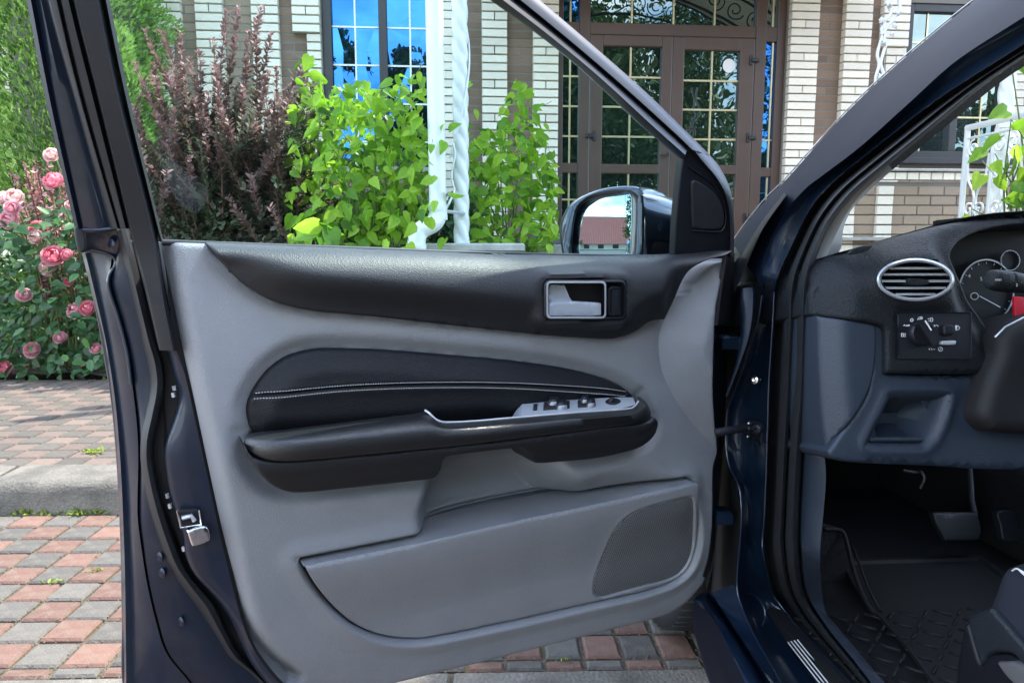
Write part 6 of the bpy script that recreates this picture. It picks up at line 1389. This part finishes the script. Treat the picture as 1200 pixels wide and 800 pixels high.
# ---- lime green climbers
def climber(label, base, top_fn, x0, x1, ybot, Y0, Y1, n, nsing, s0, s1, extra=(), name='climbing_vine'):
    root = thing(name, label, 'vine', tuple(base)); P = []; st = []
    while len(P) < n:
        x = random.uniform(x0, x1); yt = top_fn(x); y = yt+(ybot-yt)*(random.random()**.85); P.append(colpt(x, y, random.uniform(Y0, Y1)))
    for (x, y, Y) in extra: P.append(colpt(x, y, Y))
    P = np.array(P); n = len(P)
    out = np.stack([rng.normal(0, .55, n), -1.0+rng.normal(0, .45, n), rng.normal(.55, .55, n)], 1)+rng.normal(0, .3, (n, 3))
    D = np.stack([rng.normal(0, .75, n), rng.normal(-.25, .35, n), -.55+rng.normal(0, .45, n)], 1); S = rng.uniform(s0, s1, n)
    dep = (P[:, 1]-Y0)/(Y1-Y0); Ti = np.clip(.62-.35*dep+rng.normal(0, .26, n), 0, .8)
    for _ in range(22 if n > 30 else 0):
        t = P[random.randrange(n)]; b = np.array([base[0]+random.gauss(0, .12), base[1]+random.gauss(0, .06), base[2]])
        st.append(tube_geo(catmull([b, (b+t)/2+np.array([random.gauss(0, .08), 0, .1]), t+np.array([0, 0, .05])], False, 8), np.linspace(.008, .003, 17), 5))
    for i in range(0, n, 3):
        if dep[i] < .6: st.append(tube_geo([P[i], P[i]-D[i]*.05+np.array([0, .03, .02])], .0018, 4))
    if not st: st.append(tube_geo([np.array(base), P[0]], .004, 5))
    add('stems', *merge(st), M['stemgreen'], root)
    o = np.argsort(P[:, 1]); sg = o[:nsing]; rs = o[nsing:]
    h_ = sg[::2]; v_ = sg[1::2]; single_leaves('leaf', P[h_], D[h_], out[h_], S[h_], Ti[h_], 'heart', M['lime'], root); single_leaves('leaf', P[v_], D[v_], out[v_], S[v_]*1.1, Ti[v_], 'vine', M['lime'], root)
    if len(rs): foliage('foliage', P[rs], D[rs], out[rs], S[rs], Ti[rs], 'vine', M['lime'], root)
    return root
topA = lambda x: np.interp(x, [335, 350, 362, 380, 400, 425, 445, 470, 500, 524], [120, 105, 78, 98, 100, 88, 98, 88, 82, 150])
exA = [(363, 66, 4.8), (372, 76, 4.8), (346, 92, 4.8), (356, 70, 4.85), (522, 145, 4.7), (527, 152, 4.7), (520, 165, 4.7), (510, 235, 4.6), (505, 210, 4.6), (500, 190, 4.62), (513, 208, 4.62), (506, 170, 4.64), (527, 225, 4.72), (521, 280, 4.7), (494, 245, 4.55), (503, 255, 4.55), (487, 262, 4.55), (480, 285, 4.5), (470, 290, 4.5), (455, 283, 4.5)]
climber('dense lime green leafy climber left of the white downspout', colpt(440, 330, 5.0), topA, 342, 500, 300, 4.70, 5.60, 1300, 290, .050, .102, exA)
topB = lambda x: np.interp(x, [546, 556, 575, 592, 610, 625, 645, 656], [150, 160, 150, 120, 98, 125, 168, 215])
exB = [(604, 95, 5.2), (611, 100, 5.2), (617, 98, 5.2), (600, 118, 5.2), (624, 108, 5.2), (630, 122, 5.2), (637, 124, 5.2), (610, 128, 5.2), (637, 145, 5.2), (552, 98, 5.2), (556, 128, 5.2), (554, 148, 5.2), (640, 200, 5.2), (648, 182, 5.2), (652, 240, 5.2), (648, 222, 5.2), (628, 180, 5.2), (636, 252, 5.2), (645, 250, 5.2)]
climber('lime green leafy climber between the twisted column and the entrance', colpt(595, 330, 5.35), topB, 550, 650, 292, 5.1, 5.8, 600, 240, .052, .092, exB)
climber('pair of big lime leaves rising just behind the door sill', colpt(378, 330, 3.6), lambda x: 272, 366, 390, 276, 3.55, 3.62, 0, 5, .115, .135, [(366, 262, 3.6), (383, 262, 3.58), (372, 268, 3.6), (388, 268, 3.6), (373, 262, 3.57)], 'leafy_shoot')
exR = [(1155, 175, 4.6), (1150, 205, 4.5), (1165, 190, 4.55), (1184, 150, 4.5), (1192, 170, 4.5), (1180, 190, 4.5), (1185, 215, 4.4), (1192, 232, 4.4), (1178, 238, 4.4), (1138, 255, 4.4), (1182, 70, 4.6), (1180, 130, 4.6), (1195, 195, 4.5), (1198, 150, 4.5), (1205, 200, 4.4), (1210, 165, 4.4), (1200, 225, 4.4), (1172, 160, 4.55), (1168, 208, 4.5), (1188, 185, 4.45), (1196, 250, 4.4)]
climber('vine with lime leaves trailing over the scrolled railing', colpt(1215, 330, 4.6), lambda x: 140, 1205, 1260, 260, 4.3, 4.8, 60, 75, .09, .14, exR)

# ---- rose bush
rc = colpt(55, 400, 5.0); rose = thing('rose_bush', 'rose bush with pink blooms and glossy leaves beside the pavement', 'rose bush', (rc[0], 5.0, .12))
P = []
while len(P) < 1500:
    x = random.uniform(-60, 135); yt = np.interp(x, [-60, 0, 30, 60, 90, 120, 135], [250, 250, 262, 235, 255, 290, 330]); y = yt+(445-yt)*random.random(); P.append(colpt(x, y, random.uniform(4.6, 5.5)))
P = np.array(P); P = P[P[:, 2] > .13]; n = len(P)
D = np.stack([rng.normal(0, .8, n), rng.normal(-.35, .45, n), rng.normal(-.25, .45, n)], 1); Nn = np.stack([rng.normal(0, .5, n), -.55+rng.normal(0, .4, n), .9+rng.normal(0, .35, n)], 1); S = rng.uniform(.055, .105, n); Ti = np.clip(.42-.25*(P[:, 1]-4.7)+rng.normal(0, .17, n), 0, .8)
o = np.argsort(P[:, 1]); vis = np.array([(-5 < proj(p)[0] < 130) for p in P[o]]); sg = o[vis][:280]; rs = np.setdiff1d(o, sg)
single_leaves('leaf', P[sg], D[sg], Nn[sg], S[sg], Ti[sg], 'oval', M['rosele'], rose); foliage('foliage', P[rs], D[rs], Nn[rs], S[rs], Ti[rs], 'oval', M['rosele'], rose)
def petal_mat(name, inner, outer):
    m = bpy.data.materials.new(name); m.use_nodes = True; t = m.node_tree; b = t.nodes['Principled BSDF']; at = t.nodes.new('ShaderNodeAttribute'); at.attribute_name = 'tint'
    r = t.nodes.new('ShaderNodeValToRGB'); r.color_ramp.elements[0].color = (*inner, 1); r.color_ramp.elements[1].color = (*outer, 1); t.links.new(at.outputs['Fac'], r.inputs[0]); t.links.new(r.outputs[0], b.inputs['Base Color']); b.inputs['Roughness'].default_value = .6
    tl = t.nodes.new('ShaderNodeBsdfTranslucent'); t.links.new(r.outputs[0], tl.inputs[0]); mxn = t.nodes.new('ShaderNodeMixShader'); mxn.inputs[0].default_value = .3
    t.links.new(b.outputs[0], mxn.inputs[1]); t.links.new(tl.outputs[0], mxn.inputs[2]); t.links.new(mxn.outputs[0], t.nodes['Material Output'].inputs[0]); return m
PM = [petal_mat('pink_petals', (.80, .36, .42), (.87, .62, .66)), petal_mat('deep_pink_petals', (.80, .22, .30), (.86, .46, .52)), petal_mat('cream_petals', (.85, .55, .52), (.87, .74, .70))]
def bloom(mat):
    V = []; F = []; T_ = []
    for ringi, (cnt, phi, wd, ph) in enumerate(((3, 14, .75, 0), (4, 30, .70, .5), (5, 46, .66, .2), (6, 62, .62, .6), (7, 80, .60, .1), (7, 100, .62, .45))):
        for k in range(cnt):
            a = 2*math.pi*(k+ph)/cnt+random.uniform(-.2, .2); k0 = len(V); f = math.radians(phi+random.uniform(-7, 7)); R = .80+.05*ringi
            for i in range(5):
                t = i/4; fi = math.pi*.93*(1-t)+f*t; ri = R*(math.sin(fi)*(.35+.65*t)); z = R*(math.cos(fi)*(.45+.55*t)); lip = (.10 if ringi > 1 else .03)*(t > .9)
                for j in (-1, -.45, .45, 1):
                    aa = a+j*wd*math.sin(math.pi*(.15+.62*t)); rr = ri+lip*(1.2-abs(j)*.4); V.append((rr*math.cos(aa), rr*math.sin(aa), z-.06*abs(j)*t)); T_.append(min(1, .05+.13*ringi+.22*(t > .9)))
            for i in range(4):
                for j in range(3): q = k0+i*4+j; F.append([q, q+1, q+5, q+4])
    me = bpy.data.meshes.new('bloom'); me.from_pydata(V, [], F); at = me.attributes.new('tint', 'FLOAT', 'POINT'); at.data.foreach_set('value', np.array(T_, np.float32)); me.materials.append(mat); me.polygons.foreach_set('use_smooth', np.ones(len(F), bool)); return me
BM = [bloom(m) for m in PM]
st = []
for x, y, r, k in [(11, 257, 12, 0), (16, 231, 11, 2), (14, 243, 9, 0), (45, 268, 11, 1), (41, 277, 9, 2), (62, 299, 13, 1), (57, 312, 12, 2), (60, 181, 9, 2), (62, 212, 12, 1), (87, 364, 10, 0), (102, 361, 10, 1), (37, 410, 10, 0), (3, 431, 10, 1), (78, 298, 7, 1), (28, 345, 9, 0), (70, 395, 8, 0), (112, 408, 7, 0), (2, 232, 9, 2), (80, 330, 6, 1), (-22, 300, 11, 1), (-35, 380, 10, 0), (82, 240, 6, 2)]:
    p = colpt(x, y, 4.72+random.uniform(-.04, .12)); rad = r*4.75/FPX*.90; o = bpy.data.objects.new('bloom', BM[k]); COL.objects.link(o); o.parent = rose; o.scale = (rad,)*3
    o.location = tuple(p-chain(rose)); d = Vector((random.uniform(-.4, .5), -1., random.uniform(.35, .9))); q = d.to_track_quat('Z', 'Y'); o.rotation_euler = (q.to_matrix() @ Matrix.Rotation(random.uniform(0, 6), 3, 'Z')).to_euler()
    b = np.array([rc[0]+random.gauss(0, .2), 5.05, .12]); st.append(tube_geo(catmull([b, (b+p)/2+np.array([0, .1, .1]), p+np.array([0, .05, -.02])], False, 8), np.linspace(.009, .004, 17), 5))
add('stems', *merge(st), M['stemgreen'], rose)
# small red barberry twigs between roses and thuja
b2 = thing('red_barberry', 'small dark red barberry twigs behind the rose blooms', 'shrub', tuple(colpt(60, 330, 5.7))); P, D, Nn, S, Ti, st = [], [], [], [], [], []
for _ in range(46):
    tip = colpt(random.uniform(12, 84), random.uniform(188, 262), random.uniform(5.3, 5.8)); bs = np.array([tip[0]*.35+colpt(70, 330, 5.7)[0]*.65, 5.7, .15]); C_ = catmull([bs, (bs+tip)/2+np.array([0, 0, .12]), tip], False, 12); st.append(tube_geo(C_, .004, 5)); C2 = resample(C_, 46)
    for i in range(16, 46):
        for _k in range(2): a = rng.normal(size=3); P.append(C2[i]); D.append(a+np.array([0, 0, .4])); Nn.append(rng.normal(size=3)+np.array([0, -.4, 1])); S.append(random.uniform(.028, .046)); Ti.append(np.clip(.6+.3*i/46+random.uniform(-.1, .1), 0, 1))
add('stems', *merge(st), M['stemred'], b2); foliage('foliage', *map(np.array, (P, D, Nn, S, Ti)), 'oval', M['berberis'], b2)
# ---- thuja
tcx = colpt(82, 150, 6.35); th_ = thing('thuja', 'dense green columnar thuja behind the roses', 'conifer', (tcx[0], 6.35, .1)); n = 44000
z = rng.uniform(.15, 4.4, n); ang = rng.uniform(0, 2*math.pi, n); R0 = .70*(1-np.clip((z-2.6)/2.2, 0, 1)**2*.7)*np.clip(.55+z*.5, 0, 1); lump = 1+.13*np.sin(5*ang+2*z)+.10*np.sin(9*z+3*ang)+.07*np.sin(17*z-5*ang); rr = R0*lump*(1-.38*rng.random(n)**1.6)
P = np.stack([tcx[0]+rr*np.cos(ang), 6.35+rr*np.sin(ang), z], 1); out = np.stack([np.cos(ang), np.sin(ang), np.zeros(n)], 1)
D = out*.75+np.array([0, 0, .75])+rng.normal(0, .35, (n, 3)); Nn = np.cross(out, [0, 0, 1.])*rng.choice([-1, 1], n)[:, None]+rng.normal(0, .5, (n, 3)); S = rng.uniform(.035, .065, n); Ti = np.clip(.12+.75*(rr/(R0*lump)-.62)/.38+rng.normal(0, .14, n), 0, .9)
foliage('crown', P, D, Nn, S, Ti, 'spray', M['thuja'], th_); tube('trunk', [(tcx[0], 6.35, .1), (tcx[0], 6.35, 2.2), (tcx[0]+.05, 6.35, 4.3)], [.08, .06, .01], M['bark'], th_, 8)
# low greenery at the wall foot behind the shrubs
for lab, xa, xb, Ya, ya in (('dark leafy hedge at the wall foot behind the barberry', 150, 400, 6.0, 215), ('dark leafy undergrowth behind the lime climber', 395, 560, 5.8, 235)):
    hb = thing('hedge', lab, 'hedge', tuple(colpt((xa+xb)/2, 330, Ya))); n = 2600; P = np.array([colpt(random.uniform(xa, xb), ya+(330-ya)*random.random()**.8+12*math.sin(i), random.uniform(Ya-.3, Ya+.25)) for i in range(n)])
    D = rdir(n, .2); Nn = rdir(n, .8); foliage('foliage', P, D, Nn, rng.uniform(.05, .09, n), np.clip(rng.normal(.3, .18, n), 0, .8), 'oval', M['rosele'], hb)
    tube('stem', [colpt((xa+xb)/2, 330, Ya), colpt((xa+xb)/2, 250, Ya)], .015, M['bark'], hb, 6)
# ---- weeds in the joints
def weed(px, py, z, s, n, lab):
    d = ray(px, py); c = CAMP+d*((z-CAMZ)/d[2]); root = thing('weed', lab, 'weed', tuple(c), None)
    P = c+np.stack([rng.normal(0, s*.5, n), rng.normal(0, s*.2, n), rng.uniform(0, .005, n)], 1); D = np.stack([rng.normal(0, .7, n), rng.normal(-.2, .5, n), rng.uniform(.1, .9, n)], 1)
    foliage('leaves', P, D, rdir(n, .9), rng.uniform(.35, 1, n)*s*.62, rng.uniform(0, .8, n), 'oval', M['weed'], root)
for a in [(30, 602, .0, .05, 40, 'low weeds at the kerb foot nearest the picture edge'), (50, 602, 0., .035, 34, 'small yellowing weed at the kerb foot'), (94, 601, 0., .06, 46, 'tallest weed tuft growing at the kerb foot'), (106, 601, 0., .045, 34, 'weed tuft at the kerb foot beside the door edge'), (113, 530, .12, .045, 40, 'creeping green weed on the raised pavement behind the kerb'), (60, 683, .0, .026, 16, 'tiny weed in a joint of the road pavers'), (110, 670, 0., .024, 16, 'dry grass sprig in a paver joint near the door edge'), (72, 602, 0., .03, 24, 'low yellow green weed midway along the kerb foot'), (124, 601, 0., .03, 24, 'weed sprig at the kerb foot touching the door edge'), (664, 774, 0., .016, 14, 'sparse weed in the joint beside the concrete slab'), (852, 776, 0., .018, 14, 'sparse weed in the joint under the open door')]: weed(*a)

# ================================================================== the yard behind the camera, seen in mirror and panes
def far_tree(x, y, h, r, label, n=15000, z0=.12):
    root = thing('garden_tree', label, 'tree', (x, y, 0)); tube('trunk', [(x, y, 0), (x+.1, y, h*.4), (x, y, h*.85)], [.16, .11, .03], M['bark'], root, 8)
    cl_ = [(random.gauss(0, r*.45), random.gauss(0, r*.45), h*(z0+.1+(.80-z0)*random.random()), r*random.uniform(.35, .6)) for _ in range(26)]
    P = np.array([(lambda c, v: (x+c[0]+v[0]*c[3], y+c[1]+v[1]*c[3], max(.2, c[2]+v[2]*c[3]*.9)))(random.choice(cl_), rdir(1)[0]*random.random()**.4) for _ in range(n)])
    foliage('crown', P, rdir(n), rdir(n, .6), rng.uniform(.14, .26, n), np.clip(rng.normal(.4, .25, n), 0, .9), 'oval', M['rooftrees'], root)
for a in [(5.4, -11, 9.5, 3.3, 'broad tree mirrored in the left door leaf'), (9.4, -12, 10., 3.4, 'tall tree mirrored in the right door leaf'), (2.0, -13, 8., 2.2, 'tree mirrored in the narrow side light'), (-3.7, -13, 8.8, 1.2, 'small tree mirrored at the foot of the blue window'), (.1, -14, 8.4, 1.0, 'low tree mirrored behind the lime climber'), (13.5, -13, 5.0, 2.0, 'tree mirrored in the far window'), (17, -9, 6, 2.4, 'tree at the edge of the yard'), (7.4, -16, 11, 3.6, 'tall back row tree mirrored between the door leaves'), (3.8, -17, 10, 3.2, 'back row tree mirrored above the side light')]: far_tree(*a)
RD = nrm([-.93, -.36, 0]); RDp = np.array([RD[1], -RD[0], 0]); hc = np.array([.25, 1.6, 0])+RD*30
rh = thing('red_roofed_house', 'low house with a broad red sheet roof seen in the door mirror', 'house', tuple(hc)); hw, hd = 4.1, 3.0
def hp(a, b, z): return hc+RDp*a+RD*b+np.array([0, 0, z])
V, F = box_geo((-hw+.4, 0, 0), (hw-.4, 2*hd, 1.55)); add('wall', [hp(v[0], v[1], v[2]*.6) for v in V], F, M['brickw'], rh, smooth=False)
V = [hp(-hw, -.6, .75), hp(hw, -.6, .75), hp(hw-.3, hd, 4.5), hp(-hw+.3, hd, 4.5), hp(-hw, 2*hd+.6, .75), hp(hw, 2*hd+.6, .75)]
ro_ = add('roof', V, [[0, 1, 2, 3], [3, 2, 5, 4], [0, 3, 4], [1, 5, 2]], M['redroof'], rh, smooth=False)
for k in range(28): a = -hw+.15+(2*hw-.3)*k/27; tube('roof_rib', [hp(a, -.6, .76), hp(a*.93, hd, 4.51)], .035, M['redroof'], ro_, 4)
for k in range(3): a = -2.4+2.3*k; V, F = box_geo((a, -.03, .15), (a+.9, .01, .65)); add('window', [hp(*v) for v in V], F, M['framed'], rh, smooth=False)
def far2(lab, a, b, h, r): p = hp(a, b, 0); far_tree(p[0], p[1], h, r, lab, 1500)
# a leafy tree added to shade the car, out of the picture to the right
st_ = thing('shade_tree', 'unseen leafy tree added over the car to shade it', 'tree', (5.4, 2.6, 0))
tube('trunk', [(5.4, 2.6, 0), (5.4, 2.6, 3.2), (5.1, 3.0, 7.2)], [.16, .13, .05], M['bark'], st_, 10)
n = 9000; v = rdir(n)*(rng.random(n)**.33)[:, None]; P = np.array([5.0, 3.15, 7.6])+v*np.array([1.7, 2.3, 1.3]); P += .12*np.sin(P[:, [1, 2, 0]]*7)
foliage('crown', P, rdir(n), rdir(n, 1.), rng.uniform(.12, .22, n), np.clip(rng.normal(.45, .25, n), 0, .9), 'oval', M['rooftrees'], st_)
far2('leafy tree beside the red roof in the door mirror', -3.5, -6, 6.2, 1.15); far2('shrub at the other end of the red roofed house', 4.4, -2, 3.0, .8)
